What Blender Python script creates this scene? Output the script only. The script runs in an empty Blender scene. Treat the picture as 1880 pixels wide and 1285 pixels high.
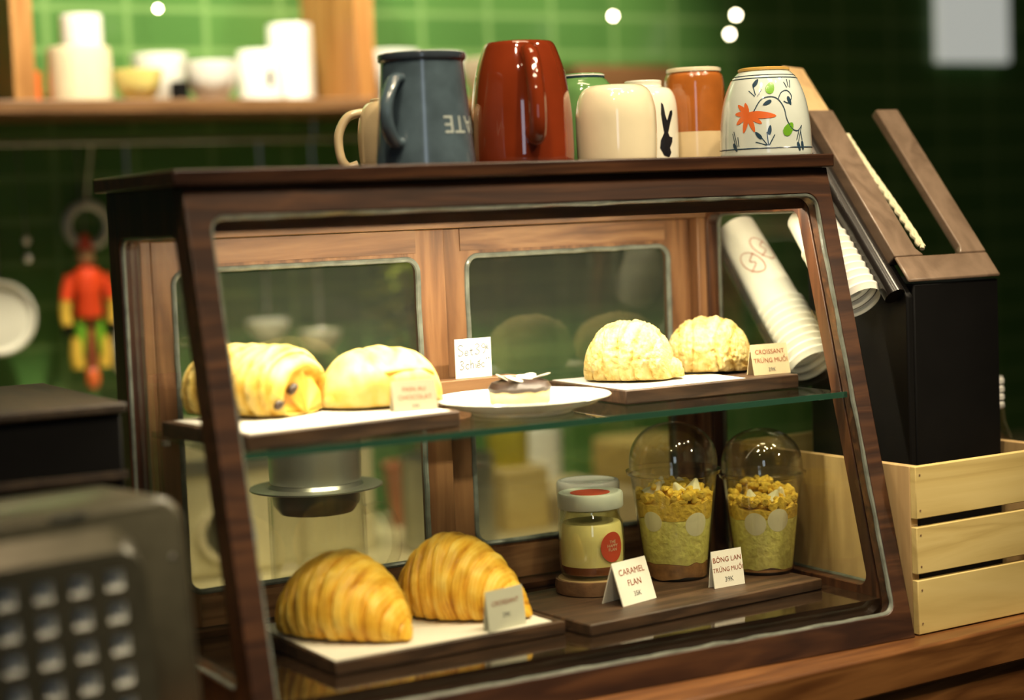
import bpy, bmesh, math, random
from mathutils import Vector, Matrix, noise
random.seed(7)
PI = math.pi
SC = bpy.context.scene
C = SC.collection
sin, cos = math.sin, math.cos

# ------------------------------------------------------------------ materials
def nt(name):
    m = bpy.data.materials.new(name); m.use_nodes = True
    t = m.node_tree
    return m, t, t.nodes['Principled BSDF']

def N(t, kind, **kw):
    n = t.nodes.new(kind)
    for k, v in kw.items():
        if k.startswith('i_'):
            n.inputs[k[2:].replace('_', ' ')].default_value = v
        else:
            setattr(n, k, v)
    return n

def ramp(t, stops):
    r = N(t, 'ShaderNodeValToRGB')
    e = r.color_ramp.elements
    while len(e) > 1: e.remove(e[0])
    e[0].position = stops[0][0]; e[0].color = (*stops[0][1], 1)
    for p, c in stops[1:]:
        x = e.new(p); x.color = (*c, 1)
    return r

def plain(name, col, rough=.5, metal=0, coat=0, var=.12, scale=30, bump=0, spec=.5):
    m, t, b = nt(name)
    tc = N(t, 'ShaderNodeTexCoord')
    n = N(t, 'ShaderNodeTexNoise'); n.inputs['Scale'].default_value = scale; n.inputs['Detail'].default_value = 4
    t.links.new(tc.outputs['Object'], n.inputs['Vector'])
    r = ramp(t, [(.3, tuple(c * (1 - var) for c in col)), (.7, tuple(min(1, c * (1 + var)) for c in col))])
    t.links.new(n.outputs['Fac'], r.inputs['Fac'])
    t.links.new(r.outputs['Color'], b.inputs['Base Color'])
    b.inputs['Roughness'].default_value = rough; b.inputs['Metallic'].default_value = metal
    b.inputs['Coat Weight'].default_value = coat; b.inputs['Coat Roughness'].default_value = .04
    b.inputs['Specular IOR Level'].default_value = spec
    if bump:
        bp = N(t, 'ShaderNodeBump'); bp.inputs['Strength'].default_value = bump; bp.inputs['Distance'].default_value = .002
        t.links.new(n.outputs['Fac'], bp.inputs['Height']); t.links.new(bp.outputs['Normal'], b.inputs['Normal'])
    return m

def wood(name, dark, mid, light, axis='X', rough=.4, scale=1.0, coat=0.0, knots=.6):
    m, t, b = nt(name)
    tc = N(t, 'ShaderNodeTexCoord'); mp = N(t, 'ShaderNodeMapping')
    s = [14 * scale] * 3; s['XYZ'.index(axis)] = 1.3 * scale
    mp.inputs['Scale'].default_value = s
    t.links.new(tc.outputs['Object'], mp.inputs['Vector'])
    n = N(t, 'ShaderNodeTexNoise'); n.inputs['Scale'].default_value = 2.2; n.inputs['Detail'].default_value = 6; n.inputs['Distortion'].default_value = knots
    t.links.new(mp.outputs['Vector'], n.inputs['Vector'])
    w = N(t, 'ShaderNodeMath', operation='MULTIPLY'); w.inputs[1].default_value = 9
    t.links.new(n.outputs['Fac'], w.inputs[0])
    f = N(t, 'ShaderNodeMath', operation='PINGPONG'); f.inputs[1].default_value = 1
    t.links.new(w.outputs[0], f.inputs[0])
    n2 = N(t, 'ShaderNodeTexNoise'); n2.inputs['Scale'].default_value = 9; n2.inputs['Detail'].default_value = 5
    t.links.new(mp.outputs['Vector'], n2.inputs['Vector'])
    mx = N(t, 'ShaderNodeMix', data_type='FLOAT'); mx.inputs[0].default_value = .55
    t.links.new(f.outputs[0], mx.inputs[2]); t.links.new(n2.outputs['Fac'], mx.inputs[3])
    r = ramp(t, [(.15, dark), (.5, mid), (.85, light)])
    t.links.new(mx.outputs[0], r.inputs['Fac']); t.links.new(r.outputs['Color'], b.inputs['Base Color'])
    b.inputs['Roughness'].default_value = rough; b.inputs['Coat Weight'].default_value = coat
    bp = N(t, 'ShaderNodeBump'); bp.inputs['Strength'].default_value = .15; bp.inputs['Distance'].default_value = .001
    t.links.new(mx.outputs[0], bp.inputs['Height']); t.links.new(bp.outputs['Normal'], b.inputs['Normal'])
    return m

def glass(name, tint=(.96, .98, .95), f0=.04, rough=.0, haze=0.0, hazecol=(.8, .82, .75)):
    """thin clear sheet: see-through plus a mirror reflection growing towards grazing angles"""
    m, t, b = nt(name); t.nodes.remove(b)
    out = t.nodes['Material Output']
    tr = N(t, 'ShaderNodeBsdfTransparent'); tr.inputs['Color'].default_value = (*tint, 1)
    gl = N(t, 'ShaderNodeBsdfGlossy'); gl.inputs['Roughness'].default_value = rough
    lw = N(t, 'ShaderNodeLayerWeight'); lw.inputs['Blend'].default_value = .5
    p = N(t, 'ShaderNodeMath', operation='POWER'); p.inputs[1].default_value = 5
    t.links.new(lw.outputs['Facing'], p.inputs[0])
    a = N(t, 'ShaderNodeMath', operation='MULTIPLY_ADD'); a.inputs[1].default_value = 1 - f0; a.inputs[2].default_value = f0
    t.links.new(p.outputs[0], a.inputs[0])
    mx = N(t, 'ShaderNodeMixShader')
    t.links.new(a.outputs[0], mx.inputs[0]); t.links.new(tr.outputs[0], mx.inputs[1]); t.links.new(gl.outputs[0], mx.inputs[2])
    last = mx
    if haze:
        df = N(t, 'ShaderNodeBsdfDiffuse'); df.inputs['Color'].default_value = (*hazecol, 1)
        m2 = N(t, 'ShaderNodeMixShader'); m2.inputs[0].default_value = haze
        t.links.new(last.outputs[0], m2.inputs[1]); t.links.new(df.outputs[0], m2.inputs[2]); last = m2
    t.links.new(last.outputs[0], out.inputs['Surface'])
    return m

def emit(name, col, strength):
    m, t, b = nt(name)
    b.inputs['Base Color'].default_value = (*col, 1)
    b.inputs['Emission Color'].default_value = (*col, 1); b.inputs['Emission Strength'].default_value = strength
    return m

def pastry_mat(name, stops, rough=.55, grain=0.0, spec=.35):
    m, t, b = nt(name)
    at = N(t, 'ShaderNodeAttribute'); at.attribute_name = 'crust_tone'
    tc = N(t, 'ShaderNodeTexCoord')
    n = N(t, 'ShaderNodeTexNoise'); n.inputs['Scale'].default_value = 90; n.inputs['Detail'].default_value = 5
    t.links.new(tc.outputs['Object'], n.inputs['Vector'])
    ma = N(t, 'ShaderNodeMath', operation='MULTIPLY_ADD'); ma.inputs[1].default_value = .35; ma.inputs[2].default_value = -.175
    t.links.new(n.outputs['Fac'], ma.inputs[0])
    ad = N(t, 'ShaderNodeMath', operation='ADD')
    t.links.new(at.outputs['Fac'], ad.inputs[0]); t.links.new(ma.outputs[0], ad.inputs[1])
    r = ramp(t, stops); t.links.new(ad.outputs[0], r.inputs['Fac'])
    t.links.new(r.outputs['Color'], b.inputs['Base Color'])
    b.inputs['Roughness'].default_value = rough; b.inputs['Specular IOR Level'].default_value = spec
    n3 = N(t, 'ShaderNodeTexNoise'); n3.inputs['Scale'].default_value = 260 if grain else 120; n3.inputs['Detail'].default_value = 3
    t.links.new(tc.outputs['Object'], n3.inputs['Vector'])
    bp = N(t, 'ShaderNodeBump'); bp.inputs['Strength'].default_value = .35 + grain; bp.inputs['Distance'].default_value = .0015
    t.links.new(n3.outputs['Fac'], bp.inputs['Height']); t.links.new(bp.outputs['Normal'], b.inputs['Normal'])
    return m

def tile_mat():
    m, t, b = nt('green_glazed_tile')
    tc = N(t, 'ShaderNodeTexCoord'); sx = N(t, 'ShaderNodeSeparateXYZ'); cb = N(t, 'ShaderNodeCombineXYZ')
    t.links.new(tc.outputs['Object'], sx.inputs[0])
    for k, (ax, off) in enumerate((('X', 5.12 - .3706), ('Z', 2.6 - .7191 + .0025))):
        a = N(t, 'ShaderNodeMath', operation='ADD'); a.inputs[1].default_value = off
        t.links.new(sx.outputs[ax], a.inputs[0]); t.links.new(a.outputs[0], cb.inputs[k])
    br = N(t, 'ShaderNodeTexBrick'); br.offset = 0; br.offset_frequency = 2
    br.inputs['Scale'].default_value = 1; br.inputs['Brick Width'].default_value = .128; br.inputs['Row Height'].default_value = .065
    br.inputs['Mortar Size'].default_value = .0048; br.inputs['Mortar Smooth'].default_value = .1
    br.inputs['Color1'].default_value = (.060, .150, .036, 1); br.inputs['Color2'].default_value = (.075, .178, .042, 1)
    br.inputs['Mortar'].default_value = (.15, .27, .085, 1)
    t.links.new(cb.outputs[0], br.inputs['Vector'])
    t.links.new(br.outputs['Color'], b.inputs['Base Color'])
    b.inputs['Roughness'].default_value = .28
    return m

M = {}
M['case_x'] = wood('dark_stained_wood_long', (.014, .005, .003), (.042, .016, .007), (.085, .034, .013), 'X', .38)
M['case_z'] = wood('dark_stained_wood_upright', (.014, .005, .003), (.048, .017, .007), (.095, .036, .013), 'Z', .38)
M['case_y'] = wood('dark_stained_wood_deep', (.028, .009, .004), (.075, .026, .010), (.13, .050, .018), 'Y', .38)
M['door_x'] = wood('brown_stained_wood_long', (.09, .036, .014), (.20, .095, .040), (.30, .16, .072), 'X', .45, .8)
M['door_z'] = wood('brown_stained_wood_upright', (.085, .033, .012), (.175, .078, .030), (.26, .128, .053), 'Z', .45, .8)
M['tray'] = wood('walnut_tray_wood', (.022, .011, .006), (.055, .028, .014), (.10, .052, .026), 'X', .5, 1.4)
M['floor_wood'] = wood('glossy_dark_base_wood', (.012, .007, .004), (.022, .012, .007), (.035, .02, .011), 'X', .08, 1, .6)
M['counter'] = wood('oiled_counter_wood', (.085, .030, .009), (.17, .068, .020), (.29, .125, .038), 'X', .33, .55, .2, 1.2)
M['pine'] = wood('pale_pine', (.50, .36, .12), (.63, .48, .18), (.69, .54, .22), 'X', .6, .5, 0, 1.0)
M['pine_z'] = wood('pale_pine_upright', (.42, .27, .12), (.54, .36, .16), (.60, .42, .2), 'Z', .6, .6)
M['shelf_wood'] = wood('brown_shelf_wood', (.09, .04, .014), (.15, .07, .024), (.22, .11, .04), 'X', .5, .6)
M['shelf_post'] = wood('orange_shelf_wood_upright', (.26, .10, .02), (.40, .18, .045), (.50, .25, .08), 'Z', .5, .6)
M['dark_wood'] = wood('black_brown_wood', (.018, .011, .006), (.032, .020, .011), (.05, .033, .018), 'Y', .6, .7)
M['lid_wood'] = wood('satin_brown_wood', (.12, .078, .05), (.18, .122, .082), (.23, .16, .11), 'Y', .3, .5)
M['black'] = plain('matte_black_paint', (.0045, .0042, .004), .5, spec=.15)
M['black_gloss'] = plain('satin_black_paint', (.012, .010, .009), .22, coat=.3)
M['silicone'] = plain('grey_silicone_bead', (.15, .165, .14), .18, var=.3, scale=60, bump=.3)
M['pane'] = glass('clear_pane', (.98, .985, .965), .04)
M['pane_back'] = glass('clear_back_pane', (.90, .915, .86), .06, 0, .015)
M['shelf_glass'] = glass('clear_shelf_glass', (.87, .90, .86), .045)
M['shelf_edge'] = glass('green_glass_edge', (.10, .26, .18), .12, .1, .45, (.05, .16, .11))
M['jar'] = glass('clear_jar_glass', (.985, .985, .965), .06, .03)
M['plastic'] = glass('clear_cup_plastic', (.985, .985, .972), .075, .05)
M['smoke'] = glass('smoky_acrylic', (.30, .30, .26), .07, .05, .12, (.25, .27, .24))
M['frost'] = plain('frosted_lid_plastic', (.55, .60, .50), .35)
M['led'] = emit('warm_white_strip_light', (1, .84, .60), 18)
M['paper'] = plain('white_card', (.80, .78, .70), .8, var=.03)
M['cream_paper'] = plain('cream_card', (.56, .46, .28), .8, var=.03)
M['parchment'] = plain('white_parchment', (.74, .71, .64), .7, var=.08, scale=14, bump=.6)
M['ink'] = plain('brown_print', (.28, .06, .02), .8)
M['grey_ink'] = plain('grey_pencil', (.10, .10, .10), .9)
M['white'] = plain('white_glaze', (.82, .82, .76), .12, coat=.6, var=.02)
M['cream'] = plain('cream_glaze', (.74, .66, .46), .10, coat=.7, var=.04)
M['ivory'] = plain('ivory_glaze', (.70, .68, .56), .12, coat=.6, var=.04)
M['bluewhite'] = plain('pale_bluish_glaze', (.56, .61, .56), .10, coat=.8, var=.05)
M['beige'] = plain('beige_glaze', (.58, .45, .26), .2, coat=.4, var=.08)
M['blue'] = plain('slate_blue_glaze', (.070, .104, .130), .18, coat=.5, var=.2, scale=50)
M['blue_dark'] = plain('dark_blue_rim_glaze', (.035, .045, .060), .2, coat=.5)
M['red'] = plain('red_brown_glaze', (.175, .026, .007), .07, coat=1, var=.15, scale=20)
M['green'] = plain('green_glaze', (.10, .22, .07), .12, coat=.7, var=.15)
M['rust'] = plain('rust_glaze', (.33, .10, .018), .1, coat=.8, var=.2)
M['yellow_glaze'] = plain('yellow_glaze', (.72, .62, .20), .15, coat=.5)
M['black_ink'] = plain('black_underglaze', (.006, .006, .010), .2)
M['navy'] = plain('navy_underglaze', (.02, .045, .075), .2)
M['petal'] = plain('orange_red_enamel', (.62, .13, .03), .2)
M['leaf'] = plain('leaf_green_enamel', (.13, .33, .02), .2)
M['gold'] = plain('ochre_rim', (.55, .33, .08), .3)
M['letter'] = plain('pale_grey_letters', (.40, .45, .42), .5)
M['steel'] = plain('brushed_steel', (.84, .84, .79), .30, .86, var=.08)
M['custard'] = plain('pale_custard', (.84, .76, .30), .5, var=.05)
M['caramel'] = plain('caramel', (.20, .055, .012), .25)
M['sticker'] = plain('red_sticker', (.45, .055, .02), .5, var=.03)
M['cake'] = plain('yellow_sponge', (.92, .82, .22), .85, var=.18, scale=160, bump=1)
M['floss'] = plain('orange_meat_floss', (.88, .58, .07), .85, var=.22, scale=200, bump=1)
M['sauce'] = plain('ivory_egg_sauce', (.95, .90, .60), .4, var=.03)
M['jam'] = plain('brown_cake_base', (.42, .20, .06), .7, var=.3, scale=120)
M['choc'] = plain('dark_chocolate', (.030, .014, .008), .45, var=.3)
M['almond'] = plain('almond_flake', (.78, .70, .58), .5, var=.06)
M['crust'] = plain('pale_tart_crust', (.76, .60, .30), .7, var=.1, scale=80, bump=.4)
M['grey'] = plain('grey_enamelled_metal', (.105, .098, .066), .30, .25, var=.12, scale=60)
M['grey_dark'] = plain('grey_recessed_metal', (.085, .085, .062), .4, .25)
M['lit_hollow'] = plain('lit_hollow_metal', (.66, .67, .62), .45, .1)  # panel metal made paler so the hollows look lit
M['rope'] = plain('cream_cotton_rope', (.66, .62, .42), .85, var=.1, scale=120)
M['bark'] = plain('coaster_bark', (.16, .08, .035), .85, var=.35, scale=60, bump=1)
M['slice'] = plain('sawn_wood_slice', (.52, .36, .17), .7, var=.12)
M['paper_cup'] = plain('white_paper_cup', (.78, .77, .70), .5, var=.02)
M['logo'] = plain('faded_red_print', (.42, .13, .08), .7)
M['red_paint'] = plain('red_paint', (.62, .055, .012), .35)
M['yellow_paint'] = plain('yellow_paint', (.62, .40, .05), .4)
M['skin_wood'] = plain('pale_turned_wood', (.62, .42, .2), .5)
M['brown_paint'] = plain('red_brown_paint', (.25, .055, .02), .5)
M['glint'] = emit('warm_glint_glow', (1, .85, .6), 40)  # glow for added beads that imitate reflections in the tiles
M['bright'] = emit('white_lit_panel', (.85, .88, .8), .42)
M['olive'] = plain('olive_leaf', (.24, .28, .03), .6)
M['pale_app'] = plain('cream_enamel', (.62, .56, .36), .35, var=.06)
M['steel_dull'] = plain('dull_steel', (.42, .42, .36), .35, .8)
M['tile'] = tile_mat()
M['floor'] = plain('dark_floor', (.05, .045, .04), .6)
M['ceil'] = plain('dark_ceiling', (.06, .055, .05), .8)
M['yellow_can'] = plain('yellow_tin', (.70, .62, .03), .4)
M['terra'] = plain('terracotta', (.45, .16, .07), .6)

# ------------------------------------------------------------------ mesh helpers
def obj(name, bm, mat, parent=None, loc=(0, 0, 0), rot=None, bevel=0, seg=2, smooth=40, solid=0):
    me = bpy.data.meshes.new(name)
    bmesh.ops.recalc_face_normals(bm, faces=bm.faces)
    bm.to_mesh(me); bm.free()
    me.materials.append(mat)
    me.polygons.foreach_set('use_smooth', [True] * len(me.polygons))
    me.set_sharp_from_angle(angle=math.radians(smooth))
    o = bpy.data.objects.new(name, me); C.objects.link(o)
    o.location = loc
    if rot is not None: o.rotation_euler = rot
    if parent: o.parent = parent
    if bevel:
        b = o.modifiers.new('edge', 'BEVEL'); b.width = bevel; b.segments = seg; b.limit_method = 'ANGLE'; b.harden_normals = False
    return o

def tag(o, label, cat, group=None, kind=None):
    o['label'] = label; o['category'] = cat
    if group: o['group'] = group
    if kind: o['kind'] = kind
    return o

def thing(name, label, cat, loc=(0, 0, 0), rz=0, group=None):
    o = bpy.data.objects.new(name, None); C.objects.link(o); o.empty_display_size = .02
    o.location = loc; o.rotation_euler = (0, 0, rz)
    return tag(o, label, cat, group)

def struct(name, bm, mat, **k):
    o = obj(name, bm, mat, **k); o['kind'] = 'structure'; return o

def box(x0, x1, y0, y1, z0, z1, bm=None):
    bm = bm or bmesh.new()
    v = [bm.verts.new(p) for p in [(x0, y0, z0), (x1, y0, z0), (x1, y1, z0), (x0, y1, z0), (x0, y0, z1), (x1, y0, z1), (x1, y1, z1), (x0, y1, z1)]]
    for f in [(0, 3, 2, 1), (4, 5, 6, 7), (0, 1, 5, 4), (1, 2, 6, 5), (2, 3, 7, 6), (3, 0, 4, 7)]:
        bm.faces.new([v[i] for i in f])
    return bm

def lathe(prof, n=48, bm=None, cx=0, cy=0, cz=0):
    bm = bm or bmesh.new(); rings = []
    for r, z in prof:
        if r < 1e-6: rings.append([bm.verts.new((cx, cy, cz + z))])
        else: rings.append([bm.verts.new((cx + r * cos(2 * PI * i / n), cy + r * sin(2 * PI * i / n), cz + z)) for i in range(n)])
    for a, b in zip(rings, rings[1:]):
        for i in range(n):
            j = (i + 1) % n
            if len(a) == 1 and len(b) == 1: continue
            if len(a) == 1: bm.faces.new((a[0], b[j], b[i]))
            elif len(b) == 1: bm.faces.new((a[i], a[j], b[0]))
            else: bm.faces.new((a[i], a[j], b[j], b[i]))
    return bm

def smooth_path(pts, n=8, closed=False):
    P = [Vector(p) for p in pts]; out = []; m = len(P)
    rng = range(m if closed else m - 1)
    for i in rng:
        p0 = P[(i - 1) % m] if closed or i > 0 else P[i]
        p1 = P[i]; p2 = P[(i + 1) % m]
        p3 = P[(i + 2) % m] if closed or i + 2 < m else p2
        for k in range(n):
            t = k / n
            out.append(.5 * ((2 * p1) + (p2 - p0) * t + (2 * p0 - 5 * p1 + 4 * p2 - p3) * t * t + (3 * p1 - p0 - 3 * p2 + p3) * t ** 3))
    if not closed: out.append(P[-1])
    return out

def tube(path, r, n=10, closed=False, bm=None, flat=1.0, up=None, cap=True):
    """sweep a circle (or an ellipse: flat scales its second axis) along a path; r is a number or one per point"""
    bm = bm or bmesh.new(); P = [Vector(p) for p in path]; m = len(P); rings = []
    ref = Vector(up) if up else None
    nrm = None
    for i in range(m):
        a = P[(i - 1) % m] if closed or i else P[0]; b = P[(i + 1) % m] if closed or i < m - 1 else P[-1]
        t = (b - a).normalized()
        if ref is not None: nrm = (ref - t * ref.dot(t)).normalized()
        elif nrm is None:
            q = Vector((0, 0, 1)) if abs(t.z) < .9 else Vector((1, 0, 0)); nrm = (q - t * q.dot(t)).normalized()
        else: nrm = (nrm - t * nrm.dot(t)).normalized()
        bi = t.cross(nrm); rr = r[i] if isinstance(r, (list, tuple)) else r
        rings.append([bm.verts.new(P[i] + nrm * (rr * cos(2 * PI * k / n)) + bi * (rr * flat * sin(2 * PI * k / n))) for k in range(n)])
    for i in range(m if closed else m - 1):
        a, b = rings[i], rings[(i + 1) % m]
        for k in range(n): bm.faces.new((a[k], a[(k + 1) % n], b[(k + 1) % n], b[k]))
    if cap and not closed:
        bm.faces.new(rings[0][::-1]); bm.faces.new(rings[-1])
    return bm

def round_poly(pts, r, n=6):
    """polygon (ccw 2D) with rounded corners -> list of (u, v, corner index)"""
    out = []; m = len(pts)
    for i in range(m):
        p = Vector(pts[i]); a = (Vector(pts[i - 1]) - p).normalized(); b = (Vector(pts[(i + 1) % m]) - p).normalized()
        if r <= 0: out.append((p.x, p.y, i)); continue
        half = a.angle(b) / 2; d = r / math.tan(half)
        c = p + (a + b).normalized() * (r / sin(half))
        s = p + a * d - c; e = p + b * d - c
        a0 = math.atan2(s.y, s.x); a1 = math.atan2(e.y, e.x); da = (a1 - a0 + PI) % (2 * PI) - PI
        for k in range(n + 1):
            t = a0 + da * k / n; out.append((c.x + r * cos(t), c.y + r * sin(t), i))
    return out

def frame_panel(outer, inner, rad, fmap, th, bm=None):
    """flat board with one rounded opening; fmap(u, v, w) -> point, thickness along w"""
    bm = bm or bmesh.new(); ring = round_poly(inner, rad); lay = []
    for w in (0, th):
        iv = [bm.verts.new(fmap(u, v, w)) for u, v, c in ring]; ov = [bm.verts.new(fmap(*p, w)) for p in outer]
        lay.append((iv, ov))
    m = len(ring)
    for k, (iv, ov) in enumerate(lay):
        for i in range(m):
            j = (i + 1) % m; a, b = ring[i][2], ring[j][2]
            if a == b: bm.faces.new((iv[i], iv[j], ov[a]))
            else: bm.faces.new((iv[i], iv[j], ov[b], ov[a]))
    (i0, o0), (i1, o1) = lay
    for i in range(m): bm.faces.new((i0[i], i1[i], i1[(i + 1) % m], i0[(i + 1) % m]))
    q = len(outer)
    for i in range(q): bm.faces.new((o0[i], o0[(i + 1) % q], o1[(i + 1) % q], o1[i]))
    return bm

def sheet(poly, fmap, w0, w1, bm=None):
    """solid plate from a 2D polygon"""
    bm = bm or bmesh.new()
    a = [bm.verts.new(fmap(p[0], p[1], w0)) for p in poly]; b = [bm.verts.new(fmap(p[0], p[1], w1)) for p in poly]
    bm.faces.new(a[::-1]); bm.faces.new(b); m = len(poly)
    for i in range(m): bm.faces.new((a[i], a[(i + 1) % m], b[(i + 1) % m], b[i]))
    return bm

def blob(pts, bm=None, sub=3):
    """rounded lumps: list of (x, y, z, rx, ry, rz)"""
    bm = bm or bmesh.new()
    for x, y, z, a, b, c in pts:
        r = bmesh.ops.create_icosphere(bm, subdivisions=sub, radius=1)
        for v in r['verts']:
            d = 1 + .10 * noise.noise(v.co * 2 + Vector((x * 90, y * 90, z * 90)))
            v.co = Vector((x + v.co.x * a * d, y + v.co.y * b * d, z + v.co.z * c * d))
    return bm

_txt = {}
def text_bm(body, size, fmap, align='CENTER', th=.0002, cuts=0):
    cu = bpy.data.curves.new('t', 'FONT'); cu.body = body; cu.size = size; cu.align_x = align; cu.align_y = 'CENTER'
    cu.resolution_u = 3
    o = bpy.data.objects.new('t', cu); C.objects.link(o)
    dg = bpy.context.evaluated_depsgraph_get(); me = bpy.data.meshes.new_from_object(o.evaluated_get(dg))
    bm = bmesh.new(); bm.from_mesh(me)
    bpy.data.objects.remove(o); bpy.data.curves.remove(cu); bpy.data.meshes.remove(me)
    if cuts:
        bmesh.ops.triangulate(bm, faces=bm.faces); bmesh.ops.subdivide_edges(bm, edges=[e for e in bm.edges if e.calc_length() > size * .3], cuts=cuts)
    for v in bm.verts: v.co = Vector(fmap(v.co.x, v.co.y, th))
    return bm

# =================================================================== display case
L, H, D, S0 = .70, .4754, .345, .121
TB = .0137
SL = math.hypot(H, S0)
ey = S0 / SL; ez = H / SL
def fslant(u, v, w):      # u along the case, v up the sloping front, w inwards
    return (u, v * ey + w * ez, v * ez - w * ey)
def zs(z): return z / ez
case = thing('pastry_display_case', 'dark-stained wooden pastry display case with sloping glass front, standing on the counter', 'display case')

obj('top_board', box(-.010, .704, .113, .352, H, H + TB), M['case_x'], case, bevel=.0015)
# sloping front
fin = [(.021, zs(.026)), (.681, zs(.026)), (.681, zs(.449)), (.021, zs(.449))]
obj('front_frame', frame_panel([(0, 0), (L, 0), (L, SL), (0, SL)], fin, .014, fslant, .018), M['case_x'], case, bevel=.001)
ff = [(u, v) for u, v, c in round_poly(fin, .014)]
obj('front_pane', sheet(ff, fslant, .006, .009), M['pane'], case)
def bead(poly, rad, fmap, w, r, name, parent, wig=.0008):
    path = []
    P = [Vector((u, v, 0)) for u, v, c in round_poly(poly, rad, 8)]
    m = len(P)
    for i in range(m):
        a, b = P[i], P[(i + 1) % m]; k = max(1, int((b - a).length / .012))
        for j in range(k):
            q = a.lerp(b, j / k); d = noise.noise(q * 40) * wig
            path.append(Vector(fmap(q.x + d, q.y + d, w)))
    return obj(name, tube(path, r, 8, True), M['silicone'], parent)
bead(fin, .014, fslant, .0035, .0028, 'gasket', case, .002)
# sides
for k, x0 in enumerate((0.0, L - .02)):
    fx = lambda u, v, w, x0=x0: (x0 + w, u, v)
    y0 = .0195
    so = [(y0, 0), (D, 0), (D, H), (y0 + S0, H)]
    si = [(.035 + S0 * .047 / H, .047), (.312, .047), (.312, .431), (.038 + S0 * .431 / H, .431)]
    sf = obj('side_frame', frame_panel(so, si, .012, fx, .02), M['case_z'], case, bevel=.001)
    obj('pane', sheet([(u, v) for u, v, c in round_poly(si, .012)], fx, .0085, .0115), M['pane'], sf)
    bead(si, .012, fx, .004 if k == 0 else .016, .0022, 'gasket', sf)
# base, header, back posts, rail
obj('base_board', box(.0205, L - .0205, .028, D - .001, .004, .038), M['floor_wood'], case)
obj('header', box(.0205, L - .0205, .312, D - .0005, .4275, H - .0005), M['door_x'], case, bevel=.001)
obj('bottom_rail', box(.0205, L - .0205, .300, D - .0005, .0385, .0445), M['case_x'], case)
obj('back_post', box(.668, .6795, .314, D - .0005, .0448, .4272), M['door_z'], case, bevel=.001)
obj('back_post', box(.0205, .031, .314, D - .0005, .0448, .4272), M['door_z'], case, bevel=.001)
# sliding doors
def door(x0, x1, y, win, name):
    fx = lambda u, v, w: (u, y + w, v)
    d = obj(name, frame_panel([(x0, .0455), (x1, .0455), (x1, .4270), (x0, .4270)], win, .014, fx, .012), M['door_z'], case, bevel=.0012)
    obj('pane', sheet([(u, v) for u, v, c in round_poly(win, .014)], fx, .004, .0065), M['pane_back'], d)
    bead(win, .014, fx, .0005, .0030, 'gasket', d)
    # rails of the frame: long grain pieces laid over the head and foot of the door
    for a, b in ((win[3][1] + .006, .4265), (.046, win[0][1] - .006)):
        obj('door_rail', box(x0 + .032, x1 - .034, y - .0012, y - .0001, a, b), M['door_x'], d)
    return d
door(.0315, .3485, .3155, [(.053, .081), (.3165, .081), (.3165, .397), (.053, .397)], 'sliding_door')
door(.342, .6675, .3300, [(.381, .087), (.6385, .087), (.6385, .397), (.381, .397)], 'sliding_door')
# glass shelf
gs = obj('shelf', box(.0205, L - .0205, .0725, .3085, .2395, .2450), M['shelf_glass'], case)
obj('polished_edge', box(.0205, L - .0205, .0718, .0724, .2393, .2452), M['shelf_edge'], gs)
for x in (.0205, L - .0265):
    for y in (.11, .27):
        obj('shelf_peg', box(x, x + .006, y, y + .008, .2340, .2393), M['steel'], case)
# lamp under the head of the case
lb = obj('lamp_housing', box(.0215, L - .0215, .134, .175, .4465, .466, box(.0215, L - .0215, .134, .139, .4335, .4464)), M['case_x'], case)
obj('lamp_strip', box(.035, L - .035, .149, .161, .4440, .4463), M['led'], lb)

# =================================================================== text cards
def face_map(origin, du, dv):
    o, a, b = Vector(origin), Vector(du).normalized(), Vector(dv).normalized(); n = a.cross(b)
    return lambda u, v, w: tuple(o + a * u + b * v + n * w)

def tent_card(name, label, loc, rz, w, h, lines, paper, ink, lean=.30, group='price cards in the display case', depth=None):
    """folded card: front leaf leaning back, rear leaf behind it; local x along the card, -y to the viewer"""
    t = thing(name, label, 'price card', loc, rz, group)
    d = h * lean; g = .0006
    bm = bmesh.new()
    pr = [(-d, 0), (0, h), (d, 0), (d - g * 2, 0), (0, h - g * 6), (-d + g * 2, 0)]
    v0 = [bm.verts.new((-w / 2, y, z)) for y, z in pr]; v1 = [bm.verts.new((w / 2, y, z)) for y, z in pr]
    for i in range(6): bm.faces.new((v0[i], v0[(i + 1) % 6], v1[(i + 1) % 6], v1[i]))
    for vs in (v0, v1):
        bm.faces.new((vs[0], vs[1], vs[4], vs[5])); bm.faces.new((vs[1], vs[2], vs[3], vs[4]))
    obj('folded_card', bm, paper, t)
    fm = face_map((0, -d, 0), (1, 0, 0), (0, d, h)); ln = math.hypot(d, h)
    for s, size, fr, m in lines:
        bm = text_bm(s, size, lambda u, v, z: fm(u, v + fr * ln, .0003))
        obj('lettering', bm, m, t)
    return t

# =================================================================== pastries
def put_crust_tone(o, vals):
    a = o.data.attributes.new('crust_tone', 'FLOAT', 'POINT')
    a.data.foreach_set('value', vals)

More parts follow.
